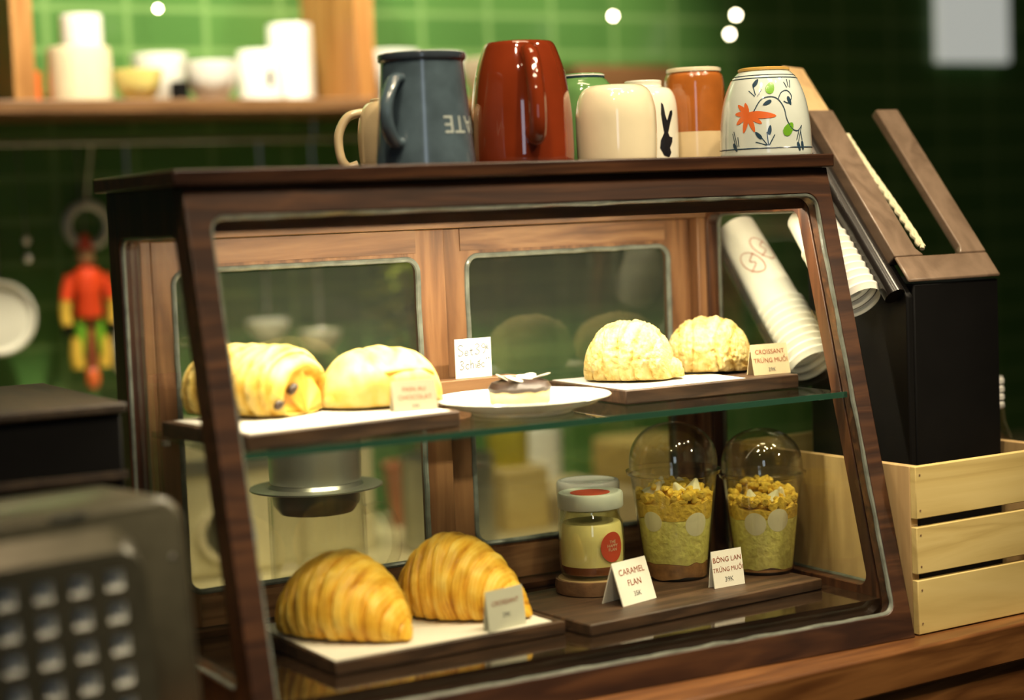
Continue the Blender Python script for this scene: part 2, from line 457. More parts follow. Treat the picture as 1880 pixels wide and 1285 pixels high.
def pastry(name, mat, Ln, prof, H_, turns, ridge, loc, rz, seed, parent=None, nu=120, nv=72, bend=0, fine=.0006, rough=.0, spiral=0, wy=1.0, base=.35, amp=.45, tipdrop=1.0, lay=60):
    """laminated roll along local x lying on z=0; ridge steps wind round it, lighter along the ridge tops, darker in the creases"""
    bm = bmesh.new(); vals = []; rings = []
    Rm = max(prof(i / 60) for i in range(61))
    for i in range(nu + 1):
        u = i / nu; R = prof(u); row = []
        zc = R * .74 * H_
        for j in range(nv):
            th = 2 * PI * j / nv
            p = abs(u - .5) * turns + .16 * sin(th + seed) + .10 * cos(2 * th)
            p += .10 * noise.noise(Vector((u * 5, cos(th), sin(th) + seed)))
            f = p - math.floor(p)
            bul = math.sqrt(max(0, sin(PI * min(1, f * 1.02)))) if turns else 0
            n1 = noise.noise(Vector((u * 14, cos(th) * 2 + seed, sin(th) * 2)))
            n2 = noise.noise(Vector((u * 60 + seed, cos(th) * 9, sin(th) * 9)))
            ln = sin(2 * PI * (p * lay / max(turns, 1) + .3 * n1))
            k = min(1, R / (Rm * .5 + 1e-6))
            r = R * (1 + .035 * n1) + (ridge * (bul - .5) + fine * ln) * k 
            y = cos(th) * r * wy; z = sin(th) * r * H_ + zc
            x = (u - .5) * Ln
            if spiral and u > .93:
                q = r / Rm; x += spiral * sin(2 * PI * (q * 2.6 + th / (2 * PI)))
            y += bend * (2 * u - 1) ** 2
            if rough:
                q3 = Vector((x, y, z)); cr_ = noise.noise(q3 * 170 + Vector((seed, 0, 0))) * rough + noise.noise(q3 * 420) * rough * .7
                y += cos(th) * cr_ * k; z += sin(th) * cr_ * k
            if z < .004: z = .004 * math.exp((z - .004) / .012) * .95
            row.append(bm.verts.new((x, y, z)))
            low = max(0, 1 - z / (Rm * .5)) * .18
            ec = .22 * sin(2 * PI * (R / Rm * 2.6 + th / (2 * PI))) if (spiral and u > .93) else 0
            vals.append(ec + (cr_ * 95 if rough else 0) + base + amp * (bul - .5) + .14 * ln * (fine > 0) + .35 * n1 + .12 * n2 - low * 0)
        rings.append(row)
    for a, b in zip(rings, rings[1:]):
        for j in range(nv): bm.faces.new((a[j], a[(j + 1) % nv], b[(j + 1) % nv], b[j]))
    bm.faces.new(rings[0][::-1]); bm.faces.new(rings[-1])
    o = obj(name, bm, mat, parent, loc, (0, 0, rz), smooth=75)
    put_crust_tone(o, vals)
    return o

M['golden'] = pastry_mat('golden_croissant_crust', [(.0, (.28, .10, .008)), (.28, (.54, .24, .018)), (.5, (.74, .39, .032)), (.75, (.84, .51, .06)), (1, (.90, .64, .14))], .42)
M['pale_crust'] = pastry_mat('pale_salted_egg_crust', [(.0, (.30, .135, .014)), (.3, (.47, .29, .065)), (.55, (.58, .43, .15)), (1, (.67, .55, .27))], .7, .5)
M['yellow_crust'] = pastry_mat('yellow_pastry_crust', [(.0, (.34, .15, .012)), (.3, (.56, .33, .04)), (.55, (.70, .49, .10)), (1, (.78, .62, .24))], .5)

def p_crois(u):
    s = abs(u ** .82 - .5) * 2
    return .0435 * max(0, 1 - s ** 1.9) ** .80 + .0025
def p_round(u):
    s = abs(u - .5) * 2
    return .047 * (max(0, 1 - s ** 2.6) ** .5) + .002
def p_roll(u):
    s = abs(u - .5) * 2
    return .042 * (max(0, 1 - s ** 7) ** .30) + .001
def p_bun(u):
    s = abs(u - .5) * 2
    return .046 * (max(0, 1 - s ** 2.6) ** .5) + .001

ZT1, ZT2 = .2605, .0520     # tops of the upper and lower trays (with their liners)

# lower shelf croissants
c = pastry('croissant', M['golden'], .146, p_crois, .96, 11, .0044, (.1590, .170, ZT2), math.radians(-60), 1.3, bend=-.008, base=.56, amp=.34, fine=.0007, lay=46, wy=1.10, nu=150)
tag(c, 'golden croissant at the front left of the lower tray, its pointed tip towards the viewer', 'croissant', 'golden croissants on the lower tray')
c = pastry('croissant', M['golden'], .144, p_crois, .99, 11, .0044, (.2800, .174, ZT2), math.radians(-54), 4.1, bend=.004, base=.58, amp=.34, fine=.0007, lay=46, wy=1.02, nu=150)
tag(c, 'golden croissant behind the leaning price card, right one on the lower left tray', 'croissant', 'golden croissants on the lower tray')
# salted egg croissants
c = pastry('croissant', M['pale_crust'], .100, p_round, .93, 6, .0030, (.5180, .2300, ZT1), math.radians(-48), 2.2, rough=.0021, fine=0, base=.60, amp=.20, wy=1.0, nu=150, nv=130)
c.scale = (.95, .95, .78)
pastry('rolled_tip', M['pale_crust'], .046, lambda u: .0165 * max(0, 1 - abs(2 * u - 1) ** 5) ** .4 + .0005, .95, 2, .001, (.036, .006, .0006), math.radians(14), 1.0, c, rough=.0010, fine=0, base=.56, amp=.15, spiral=.0012)
tag(c, 'pale crumb-coated round croissant nearest the white plate, on the upper right tray', 'croissant', 'crumb-coated croissants on the upper shelf')
c = pastry('croissant', M['pale_crust'], .098, p_round, .90, 6, .0030, (.6285, .2430, ZT1), math.radians(-40), 5.2, rough=.0023, fine=0, base=.55, amp=.22, wy=1.0, nu=150, nv=130)
c.scale = (.98, .98, .76)
tag(c, 'pale crumb-coated round croissant beside the cream salted-egg croissant card', 'croissant', 'crumb-coated croissants on the upper shelf')
# chocolate roll
cr = pastry('chocolate_roll', M['yellow_crust'], .112, p_roll, .86, 8, .0042, (.1000, .236, ZT1), math.radians(-58), .6, spiral=.0046, fine=.0008, base=.46, amp=.50, wy=1.20)
tag(cr, 'rolled pastry with two dark chocolate ends showing, behind the left front post', 'pastry')
for yy, zz in ((-.035, .014), (-.013, .026)):
    obj('chocolate_stick', blob([(0, 0, 0, .0042, .0075, .0045)]), M['choc'], cr, (.0545, yy, zz), (.5, 0, 0))
bn = pastry('bread_bun', M['yellow_crust'], .120, p_bun, .70, 2, .004, (.2175, .206, ZT1), math.radians(-14), 3.3, fine=0, base=.74, amp=.2, wy=1.05)
tag(bn, 'pale oval pastry with a split top, beside the chocolate roll on the upper left tray', 'pastry')
obj('split', tube(smooth_path([(-.012, -.0455, .0325), (.012, -.0457, .0348), (.035, -.0380, .0342), (.047, -.0285, .0290)], 6), [.001] + [.0034] * 17 + [.001], 8, flat=.6), plain('golden_split', (.46, .25, .02), .6), bn)
obj('chocolate_stick', blob([(0, 0, 0, .005, .004, .008)]), M['choc'], bn, (.012, -.0455, .017))

# chocolate almond tart
PC = (.352, .1685)
tart = thing('almond_tart', 'small round tart topped with dark chocolate and almond flakes, on the white plate', 'tart', (PC[0] + .004, PC[1] + .010, .2535))
obj('crust', lathe([(0, 0), (.027, 0), (.0295, .003), (.0305, .013), (.029, .0155), (0, .0155)]), M['crust'], tart)
bm = lathe([(.0, .0145), (.0305, .0145), (.0315, .018), (.028, .0225), (.018, .025), (0, .026)], 40)
for v in bm.verts: v.co += Vector((0, 0, .0022 * noise.noise(v.co * 120)))
obj('chocolate_topping', bm, M['choc'], tart)
for x, y, a, tl in ((-.014, -.016, .5, .35), (.006, -.006, -.3, .2), (.013, .004, 1.2, -.2), (-.008, .008, 2.0, .25), (.018, -.010, .1, -.3), (-.018, .002, .9, .5)):
    o = obj('almond_flake', lathe([(0, -.0006), (.009, -.0005), (.010, 0), (.009, .0005), (0, .0006)], 20), M['almond'], tart, (x, y, .0275), (tl, tl * .5, a))
    o.scale = (1.25, .75, 1)

# plate
pl = lathe([(0, .002), (.046, .002), (.047, 0), (.050, 0), (.052, .003), (.074, .0085), (.0875, .0150), (.0885, .0158), (.0875, .0166), (.074, .0108), (.055, .0068), (.040, .0062), (0, .0062)], 72)
p = obj('plate', pl, M['white'], None, (PC[0], PC[1], .2453))
tag(p, 'round white plate under the small chocolate almond tart, on the glass shelf', 'plate')
tart.location.z = .2453 + .0064

# trays
def tray(name, label, loc, rz, w, d, th, liner=None):
    t = thing(name, label, 'tray', loc, rz, 'dark wooden trays in the display case')
    obj('board', box(0, w, 0, d, 0, th), M['tray'], t, bevel=.0015)
    return t
def liner(label, loc, rz, pts):
    bm = sheet(pts, lambda u, v, w: (u, v, w), 0, .0006)
    o = obj('parchment_sheet', bm, M['parchment'], None, loc, (0, 0, rz))
    return tag(o, label, 'baking paper', 'baking paper on the trays')
RT = math.radians(7.0)
tray('serving_tray', 'dark wooden tray under the chocolate roll and the split pastry, upper left', (.034, .084, .2452), RT, .222, .170, .0145)
liner('white baking paper under the chocolate roll on the upper left tray', (.034, .084, .2598), RT, [(.006, .004), (.214, .004), (.216, .16), (.008, .16)])
tray('serving_tray', 'dark wooden tray under the two crumb-coated croissants, upper right', (.457, .1425, .2452), 0, .216, .160, .0145)
liner('white baking paper under the crumb-coated croissants, upper right tray', (.457, .1425, .2598), 0, [(.001, .001), (.150, .004), (.160, .150), (.006, .156)])
RT2 = math.radians(3)
tray('serving_tray', 'dark wooden tray under the two golden croissants, lower left', (.104, .080, .0382), RT2, .245, .190, .0130)
liner('white baking paper under the golden croissants, lower left tray', (.104, .080, .0513), RT2, [(.001, .002), (.232, .004), (.236, .18), (.006, .182)])
RT3 = math.radians(6)
tray('serving_tray', 'dark wooden tray under the flan jar and the cake cups, lower right', (.360, .066, .0382), RT3, .303, .165, .0118)

# small back batten and hand-written card
bt = obj('wooden_block', box(.318, .410, .276, .300, .2452, .2715), M['door_x'], None, bevel=.001)
tag(bt, 'small plain wood block behind the white plate, under the handwritten card', 'wood block')
hc = thing('price_card', 'white card handwritten Set 39k, standing behind the almond tart', 'price card', (.362, .286, .2717), 0, 'price cards in the display case')
hw, hh = .0425, .0410
obj('card_sheet', box(-hw / 2, hw / 2, 0, .0008, 0, hh), M['paper'], hc)
fm = lambda u, v, w: (u, -.0002, v)
def strokes(lines, wd, mapf, mat, parent, name='handwriting'):
    bm = bmesh.new()
    for ln in lines:
        P = smooth_path([(a, b, 0) for a, b in ln], 5) if len(ln) > 2 else [Vector((a, b, 0)) for a, b in ln]
        prev = None
        for i, q in enumerate(P):
            a = P[max(0, i - 1)]; b = P[min(len(P) - 1, i + 1)]; t = (b - a)
            if t.length < 1e-9: continue
            t.normalize(); n_ = Vector((-t.y, t.x, 0)) * wd / 2
            cur = (bm.verts.new(mapf(*(q + n_).xy, .0004)), bm.verts.new(mapf(*(q - n_).xy, .0004)))
            if prev: bm.faces.new((prev[0], prev[1], cur[1], cur[0]))
            prev = cur
    return obj(name, bm, mat, parent)
def glyph(ch, x, y, s):
    G = {'S': [[(.8, .9), (.4, 1), (.1, .8), (.4, .52), (.8, .3), (.5, 0), (.05, .08)]],
         'e': [[(.1, .3), (.7, .35), (.55, .6), (.2, .5), (.15, .1), (.45, 0), (.75, .15)]],
         't': [[(.4, .9), (.38, .3), (.5, 0), (.7, .05)], [(.1, .6), (.7, .62)]],
         '3': [[(.15, .9), (.5, 1), (.75, .78), (.35, .55), (.75, .3), (.5, .02), (.1, .08)]],
         '9': [[(.75, .7), (.5, .55), (.2, .72), (.45, .98), (.75, .75), (.7, .3), (.35, 0)]],
         'k': [[(.2, .9), (.2, 0)], [(.7, .6), (.22, .3), (.7, 0)]],
         'c': [[(.7, .5), (.35, .6), (.12, .3), (.35, 0), (.72, .08)]],
         'h': [[(.2, 1), (.2, 0)], [(.2, .4), (.5, .6), (.65, .4), (.65, 0)]],
         'i': [[(.35, .55), (.35, 0)], [(.35, .75), (.36, .78)]],
         'E': [[(.1, .3), (.7, .35), (.55, .6), (.2, .5), (.15, .1), (.45, 0), (.75, .15)], [(.2, .75), (.42, .9), (.62, .75)], [(.55, .95), (.75, 1.1)]],
         '^': [[(.1, .4), (.3, .7), (.5, .4)]]}
    return [[(x + a * s * .75, y + b * s) for a, b in st] for st in G[ch]]
ls = []
for ch, x, y, s in (('S', -.0185, .0235, .0110), ('e', -.0105, .0235, .0080), ('t', -.0050, .0235, .0085), ('3', .0010, .0240, .0110), ('9', .0085, .0245, .0105), ('k', .0150, .0290, .0055),
                    ('3', -.0170, .0090, .0090), ('c', -.0100, .0095, .0080), ('h', -.0050, .0095, .0095), ('i', .0005, .0100, .0080), ('E', .0035, .0100, .0075), ('c', .0085, .0105, .0075), ('^', .0140, .0170, .0040), ('^', .0172, .0172, .0040)):
    ls += glyph(ch, x, y, s)
strokes(ls, .0006, lambda u, v, w: (u, -.0004, v), M['grey_ink'], hc)

tent_card('price_card', 'cream card printed with salted-egg croissant and its price, upper right tray', (.653, .168, .2600), math.radians(-4), .0450, .0320,
          [('CROISSANT', .0068, .74, M['ink']), ('TRỨNG MUỐI', .0068, .46, M['ink']), ('39K', .0058, .16, M['grey_ink'])], M['cream_paper'], M['ink'], .24)
tent_card('price_card', 'off-white blurred card in front of the split pastry, upper left tray', (.221, .140, .2604), math.radians(-8), .0430, .0290,
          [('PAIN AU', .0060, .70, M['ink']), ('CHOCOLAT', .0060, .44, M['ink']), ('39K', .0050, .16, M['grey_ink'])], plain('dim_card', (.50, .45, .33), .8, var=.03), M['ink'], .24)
tent_card('price_card', 'white leaning card in front of the right golden croissant', (.287, .101, .0520), math.radians(14), .0470, .0375,
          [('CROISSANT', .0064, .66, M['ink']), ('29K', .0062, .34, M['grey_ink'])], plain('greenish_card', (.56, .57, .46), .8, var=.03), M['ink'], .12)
tent_card('price_card', 'white folded tent card printed caramel flan, in front of the flan jar', (.4465, .133, .0502), math.radians(17), .0510, .0415,
          [('CARAMEL', .0088, .74, M['ink']), ('FLAN', .0088, .48, M['ink']), ('35K', .0070, .22, M['grey_ink'])], M['paper'], M['ink'], .34)
tent_card('price_card', 'white card printed with salted-egg sponge, in front of the cake cups', (.5640, .131, .0502), math.radians(4), .0400, .0375,
          [('BÔNG LAN', .0074, .74, M['ink']), ('TRỨNG MUỐI', .0064, .47, M['ink']), ('39K', .0070, .20, M['grey_ink'])], M['paper'], M['ink'], .14)

# flan jar on a wood slice
def coaster(label, loc, s, tz=1):
    co = thing('wooden_coaster', label, 'coaster', loc, 0, 'wood slice coasters')
    co.scale = (s, s, tz)
    obj('bark', lathe([(.0355, 0), (.0385, .001), (.0395, .008), (.0385, .0148), (.036, .0150), (.0355, .0)], 40), M['bark'], co)
    obj('sawn_face', lathe([(0, 0), (.0354, 0), (.0358, .0152), (0, .0154)], 40), M['slice'], co)
coaster('round slice of wood with bark edge under the flan jar with the red sticker', (.4455, .2000, .0500), 1)
coaster('thick small round wood slice under the white-lidded jar at the back', (.4830, .2660, .0385), .80, 1.80)
def flan(label, loc, sticker=True, lid=M['frost'], group='glass flan jars'):
    j = thing('flan_jar', label, 'dessert jar', loc, 0, group)
    h = .094
    obj('jar_glass', lathe([(0, 0), (.027, 0), (.0318, .003), (.0335, .010), (.0338, .040), (.0325, .056), (.0275, .066), (.0265, .070), (.0272, .076), (.0262, .0765), (.0255, .070), (.0265, .0655), (.0312, .0555), (.0325, .040), (.0322, .011), (.0300, .0045), (0, .0025)], 56), M['jar'], j)
    obj('custard', lathe([(0, .0135), (.0318, .0135), (.0322, .038), (.0308, .0545), (.0292, .0565), (0, .0565)], 48), M['custard'], j)
    obj('caramel', lathe([(0, .003), (.0295, .0048), (.0318, .011), (.0319, .0134), (0, .0134)], 48), M['caramel'], j)
    ld = obj('lid', lathe([(.0285, .0715), (.0330, .0715), (.0338, .073), (.0338, .0850), (.0325, .0872), (.0292, .0876), (.0275, .0862), (0, .0860)], 56), lid, j)
    if sticker:
        obj('lid_print', lathe([(0, .0863), (.0205, .0863), (.0205, .0866), (0, .0866)], 40), M['sticker'], ld)
        # round sticker wrapped on the glass
        ph = math.atan2(-.87, -.48) + .62
        R = .0342
        wrap = lambda u, v, w: ((R + w) * cos(ph + u / R), (R + w) * sin(ph + u / R), v + .034)
        bm = bmesh.new(); n = 40
        rings = [[bm.verts.new(wrap(r * .0135 * cos(2 * PI * i / n), r * .0155 * sin(2 * PI * i / n), .0002)) for i in range(n)] for r in (.01, .3, .55, .8, 1)]
        for a, b in zip(rings, rings[1:]):
            for i in range(n): bm.faces.new((a[i], a[(i + 1) % n], b[(i + 1) % n], b[i]))
        st = obj('sticker', bm, M['sticker'], j)
        bm = bmesh.new()
        for s, y, sz in (('THE', .0052, .0044), ('HAPPY', .0012, .0044), ('FLAN', -.0028, .0044)):
            b2 = text_bm(s, sz, lambda u, v, w: wrap(u, v + y, .0005))
            me = bpy.data.meshes.new('x'); b2.to_mesh(me); b2.free(); bm.from_mesh(me); bpy.data.meshes.remove(me)
        obj('lettering', bm, M['cream_paper'], st)
    return j
flan('glass jar of caramel flan with a round red sticker, on the wood slice', (.4455, .2000, .0655))

# dessert cups with dome lids
def dessert_cup(label, loc, s, seed, scoop):
    rnd = random.Random(seed)
    t = thing('dessert_cup', label, 'dessert cup', loc, seed * .7, 'dome-lidded cake cups')
    t.scale = (s, s, s)
    rb, rt, h = .0345, .0470, .112
    obj('cup_wall', lathe([(0, .0), (rb - .003, 0), (rb, .003), (rt, h), (rt + .002, h + .001), (rt + .002, h + .002), (rt - .001, h + .002), (rb - .001, .004), (0, .0025)], 56), M['plastic'], t)
    dome = [(rt + .004, h + .002), (rt + .005, h + .006), (rt + .001, h + .0075), (rt + .001, h + .016)]
    for k in range(1, 15):
        a = k / 14 * PI / 2
        dome.append(((rt + .001) * cos(a) ** .9 if k < 14 else 0, h + .016 + .042 * sin(a)))
    dome += [(r - .0009 if r > .001 else 0, z - .0009) for r, z in dome[::-1][:-2]]
    obj('dome_lid', lathe(dome, 56), M['plastic'], t)
    rr = lambda z: rb - .0015 + (rt - rb) * z / h
    def layer(z0, z1, mat, nm, am):
        bm = bmesh.new(); n = 64; rings = []
        for k in range(7):
            z = z0 + (z1 - z0) * k / 6
            rings.append([bm.verts.new(((rr(z) - .0008) * cos(2 * PI * i / n), (rr(z) - .0008) * sin(2 * PI * i / n), z + am * noise.noise(Vector((cos(2 * PI * i / n) * 2.2, sin(2 * PI * i / n) * 2.2, seed * 3 + (z0 if k == 0 else z1 if k == 6 else z) * 60))) * (1 if k in (0, 6) else .3))) for i in range(n)])
        for a, b in zip(rings, rings[1:]):
            for i in range(n): bm.faces.new((a[i], a[(i + 1) % n], b[(i + 1) % n], b[i]))
        for rg, z in ((rings[0], z0), (rings[-1], z1)):
            c_ = bm.verts.new((0, 0, z + (.004 if rg is rings[-1] else 0)))
            for i in range(n): bm.faces.new((rg[i], rg[(i + 1) % n], c_))
        return obj(nm, bm, mat, t)
    layer(.0035, .018 if seed == 1 else .006, M['jam'], 'cake_base', .004 if seed == 1 else 0)
    layer(.0185 if seed == 1 else .0065, .066, M['cake'], 'sponge', .004)
    # loose floss on top
    layer(.0665, .084 if seed == 1 else .078, M['floss'], 'floss_layer', .005)
    fl = []
    for k in range(150):
        a = rnd.random() * 2 * PI; q = math.sqrt(rnd.random()) * .041
        z = .078 + rnd.random() * .012 + ((.012 if q < .03 else .004) if seed == 1 else (.016 * max(0, cos(a + .3))))
        fl.append((q * cos(a), q * sin(a), z, .003 + rnd.random() * .004, .003 + rnd.random() * .004, .003 + rnd.random() * .003))
    bm = blob(fl, sub=2)
    for v in bm.verts:
        v.co += v.normal * 0 + Vector((noise.noise(v.co * 300), noise.noise(v.co * 300 + Vector((5, 0, 0))), noise.noise(v.co * 300 + Vector((0, 5, 0))))) * .0018
        q = math.hypot(v.co.x, v.co.y); lim = rr(min(h, v.co.z)) - .001
        if q > lim: v.co.x *= lim / q; v.co.y *= lim / q
    obj('loose_floss', bm, M['floss'], t)
    # sauce pressed on the wall as round patches, scoops on top
    for ang, z, a, b in scoop:
        bm = bmesh.new(); n = 28; rings = []
        for r in (.02, .4, .75, 1):
            rings.append([bm.verts.new(((rr(z + r * b * sin(2 * PI * i / n)) - .0002 - .0004 * r) * cos(ang + r * a * cos(2 * PI * i / n) / .04), (rr(z + r * b * sin(2 * PI * i / n)) - .0002 - .0004 * r) * sin(ang + r * a * cos(2 * PI * i / n) / .04), z + r * b * sin(2 * PI * i / n))) for i in range(n)])
        for p_, q_ in zip(rings, rings[1:]):
            for i in range(n): bm.faces.new((p_[i], p_[(i + 1) % n], q_[(i + 1) % n], q_[i]))
        ext = bmesh.ops.extrude_face_region(bm, geom=bm.faces[:])
        for g in ext['geom']:
            if isinstance(g, bmesh.types.BMVert):
                q = math.hypot(g.co.x, g.co.y); g.co.x *= 1 - .0015 / q; g.co.y *= 1 - .0015 / q
        obj('sauce', bm, M['sauce'], t)
    for k in range(5 if seed == 1 else 3):
        a = k * 1.3 + seed; q = .022
        bm = bmesh.new()
        bmesh.ops.create_cone(bm, segments=5, radius1=.014, radius2=.002, depth=.020, cap_ends=True)
        for v in bm.verts: v.co *= 1 + .15 * noise.noise(v.co * 150)
        obj('sauce', bm, M['sauce'], t, (q * cos(a), q * sin(a), .098 if seed == 1 else .090), (.5 * sin(k * 2), .4 * cos(k * 3), k), bevel=.001)
    return t
VA = math.atan2(-.87, -.48)     # azimuth that faces the viewer
dessert_cup('dome-lidded clear cake cup with white patches, left of the pair', (.5515, .2040, .0502), .97, 1, [(VA - .7 + .55, .062, .014, .013), (VA - .7 - .75, .066, .012, .011)])
dessert_cup('dome-lidded clear cake cup beside the right side frame, partly behind the other', (.6400, .1680, .0502), .90, 2, [(VA - 1.4 - .38, .062, .0135, .0135), (VA - 1.4 + .33, .066, .0135, .0135)])
flan('white-lidded jar half hidden behind the flan jar', (.4830, .2660, .0664), False, M['white'])

# =================================================================== phin filter on a glass mug behind the case
gm = thing('glass_mug', 'clear glass mug with handle under the steel drip filter, behind the case', 'mug', (.243, .440, 0))
gh = .150
obj('mug_glass', lathe([(0, 0), (.050, 0), (.053, .003), (.053, gh), (.0515, gh + .001), (.050, gh), (.050, .010), (0, .008)], 48), M['jar'], gm)
obj('handle', tube(smooth_path([(.051, 0, .125), (.072, -.004, .127), (.084, -.006, .108), (.084, -.006, .078), (.070, -.004, .056), (.051, 0, .052)], 8), .0055, 10), M['jar'], gm, (0, 0, 0), (0, 0, -.45))
ph = thing('coffee_drip_filter', 'steel coffee drip filter with wide brim resting on the glass mug', 'coffee filter', (.243, .440, gh + .0015))
obj('brim', lathe([(.030, 0), (.070, 0), (.0725, .001), (.0725, .0025), (.069, .0032), (.052, .003), (.050, .007), (.0, .007), (0, .005), (.030, .004)], 56), M['steel'], ph)
obj('chamber', lathe([(0, .0075), (.0495, .0075), (.0500, .012), (.0515, .066), (.0535, .068), (.0525, .069), (.0500, .067), (.0485, .010), (0, .009)], 56), M['steel'], ph)
obj('drip_cup', lathe([(.0485, -.0005), (.0470, -.016), (.040, -.026), (0, -.027), (0, -.025), (.039, -.024), (.0455, -.015), (.047, -.0005)], 48), M['steel_dull'], ph)

# =================================================================== cups and mugs on top of the case
ZB = H + TB
def prof_r(prof, z):
    for (r0, z0), (r1, z1) in zip(prof, prof[1:]):
        if min(z0, z1) <= z <= max(z0, z1) and z0 != z1: return r0 + (r1 - r0) * (z - z0) / (z1 - z0)
    return prof[0][0]
def shell(prof, th=.003):
    """upside-down vessel: outside profile from rim (z=0) up to its foot, closed; then the inside"""
    out = list(prof)
    ins = [(max(0, r - th), min(z, prof[-1][1] - .006)) for r, z in prof if r > th * 1.5][::-1]
    top = prof[-1][1] - .006
    return out + [(0, top)][:0] + [(0, prof[-1][1])] * (prof[-1][0] > 1e-6) + [(0, top)] + ins + [(prof[0][0], prof[0][1])]
def vessel(name, label, cat, xy, prof, mat, z=ZB, group='upturned cups and mugs on the case', rz=0):
    t = thing(name, label, cat, (xy[0], xy[1], z + .0002), rz, group)
    b = obj('body', lathe(shell(prof), 64), mat, t)
    return t
def curve_prof(pts, n=6):
    return [(max(0, p.x), p.y) for p in smooth_path([(r, z, 0) for r, z in pts], n)]
def handle(t, pts, r, mat, ang, flat=.6):
    """points are (distance from axis, height); the handle stands out at azimuth ang"""
    path = smooth_path([(d, 0, z) for d, z in pts], 8)
    return obj('handle', tube(path, r, 12, flat=flat, up=(0, 1, 0)), mat, t, (0, 0, 0), (0, 0, ang))
def wrapper(prof, ang, off=.0004):
    def f(u, v, w):
        r = prof_r(prof, v) + off; a = ang + u / max(.02, r)
        return (r * cos(a), r * sin(a), v)
    return f
def decal(poly, wf, mat, parent, name='painted_motif', cuts=3):
    bm = bmesh.new(); bm.faces.new([bm.verts.new((a, b, 0)) for a, b in poly])
    bmesh.ops.triangulate(bm, faces=bm.faces); bmesh.ops.subdivide_edges(bm, edges=bm.edges, cuts=cuts, use_grid_fill=True)
    for v in bm.verts: v.co = Vector(wf(v.co.x, v.co.y, 0))
    return obj(name, bm, mat, parent)
def petal(cx, cy, ang, ln, wd, n=14):
    out = []
    for i in range(n):
        t = 2 * PI * i / n; a = ln / 2 * (1 + cos(t)); b = wd / 2 * sin(t) * (1 - .25 * cos(t))
        out.append((cx + a * cos(ang) - b * sin(ang), cy + a * sin(ang) + b * cos(ang)))
    return out

# blue mug, upside down, with lettering
bp = [(.0480, 0), (.0482, .003), (.0465, .020), (.0440, .050), (.0415, .080), (.0400, .0985), (.0420, .1005), (.0425, .1035), (.0415, .1060), (.038, .1068), (.034, .1062)]
bl = vessel('mug', 'slate blue mug upside down with pale lettering, at the left of the row', 'mug', (.269, .190), bp, M['blue'])
obj('rim_band', lathe([(.0400, .0983), (.0424, .1002), (.0430, .1035), (.0420, .1064), (.038, .1073)], 64), M['blue_dark'], bl)
handle(bl, [(.041, .082), (.052, .079), (.066, .058), (.0660, .038), (.055, .022), (.045, .022)], .0068, M['blue'], VA - .50, .75)
wf = wrapper(bp, VA + 1.12, .0004)
obj('lettering', text_bm('NATE', .0235, lambda u, v, w: wf(-u, .038 - v, 0), cuts=1), M['letter'], bl)

rp = curve_prof([(.0500, 0), (.0510, .004), (.0512, .020), (.0498, .055), (.0450, .088), (.0375, .112), (.0335, .1190), (.030, .1196), (.026, .1192)])
rd = vessel('mug', 'glossy red-brown barrel mug upside down, tallest of the row', 'mug', (.384, .203), rp, M['red'])
handle(rd, [(.0385, .108), (.050, .100), (.064, .070), (.068, .042), (.062, .026), (.050, .028)], .0088, M['red'], VA + .22, 1.1)

hp = curve_prof([(.036, 0), (.0385, .012), (.0395, .035), (.036, .056), (.030, .066), (.0255, .0675), (.0250, .0705), (.022, .0715)])
hm = vessel('mug', 'beige mug behind the blue mug, only its handle and side showing', 'mug', (.2840, .2840), hp, M['beige'])
handle(hm, [(.030, .058), (.048, .054), (.058, .036), (.057, .014), (.050, .004), (.040, .006)], .0058, M['beige'], VA - 1.42, .8)

gp = curve_prof([(.034, 0), (.036, .02), (.036, .055), (.033, .078), (.026, .089), (.0225, .0925), (.0225, .0965), (.020, .0972)])
gn = vessel('cup', 'green cup upside down, behind the red mug and the cream cup', 'cup', (.516, .300), gp, M['green'])
for z, m in ((.0930, M['navy']), (.0950, M['white'])):
    obj('foot_band', lathe([(.0226, z - .0008), (.0233, z - .0006), (.0233, z + .0006), (.0226, z + .0008)], 48), m, gn)

cp = curve_prof([(.0395, 0), (.0405, .004), (.0412, .030), (.0405, .052), (.036, .068), (.029, .0750), (.022, .0765)])
vessel('cup', 'plain cream squat cup upside down with rounded shoulders', 'cup', (.4865, .190), cp, M['cream'])

bp2 = curve_prof([(.0350, 0), (.0360, .006), (.0362, .045), (.0345, .066), (.0290, .0775), (.0205, .0805), (.0200, .0865), (.018, .0875)])
rb = vessel('cup', 'ivory cup upside down with a black hare motif', 'cup', (.5745, .272), bp2, M['ivory'])
wf = wrapper(bp2, VA + .62)
hare = [(-.004, .006), (.003, .004), (.006, .009), (.004, .014), (.008, .020), (.0085, .025), (.004, .026), (.002, .030), (.0055, .040), (.010, .050), (.010, .054), (.006, .053), (.001, .043), (-.001, .048), (-.003, .060), (-.0055, .062), (-.0065, .050), (-.005, .038), (-.0035, .030), (-.008, .022), (-.009, .014), (-.0065, .010)]
decal(hare, wf, M['black_ink'], rb)

np_ = curve_prof([(.0315, 0), (.0325, .004), (.0328, .050), (.0330, .080), (.0315, .092), (.0290, .0955), (.0285, .1000), (.026, .1010)])
br = vessel('cup', 'rust and cream two-tone cup upside down, beside the flowered cup', 'cup', (.6435, .276), np_, M['rust'])
obj('cream_band', lathe([(.03285, .0), (.0331, .004), (.0333, .030)] + [(.03325, .0315)], 64), M['beige'], br)
obj('foot_ring', lathe([(.0290, .0965), (.0300, .0970), (.0300, .1003), (.0285, .1012)], 48), M['cream'], br)

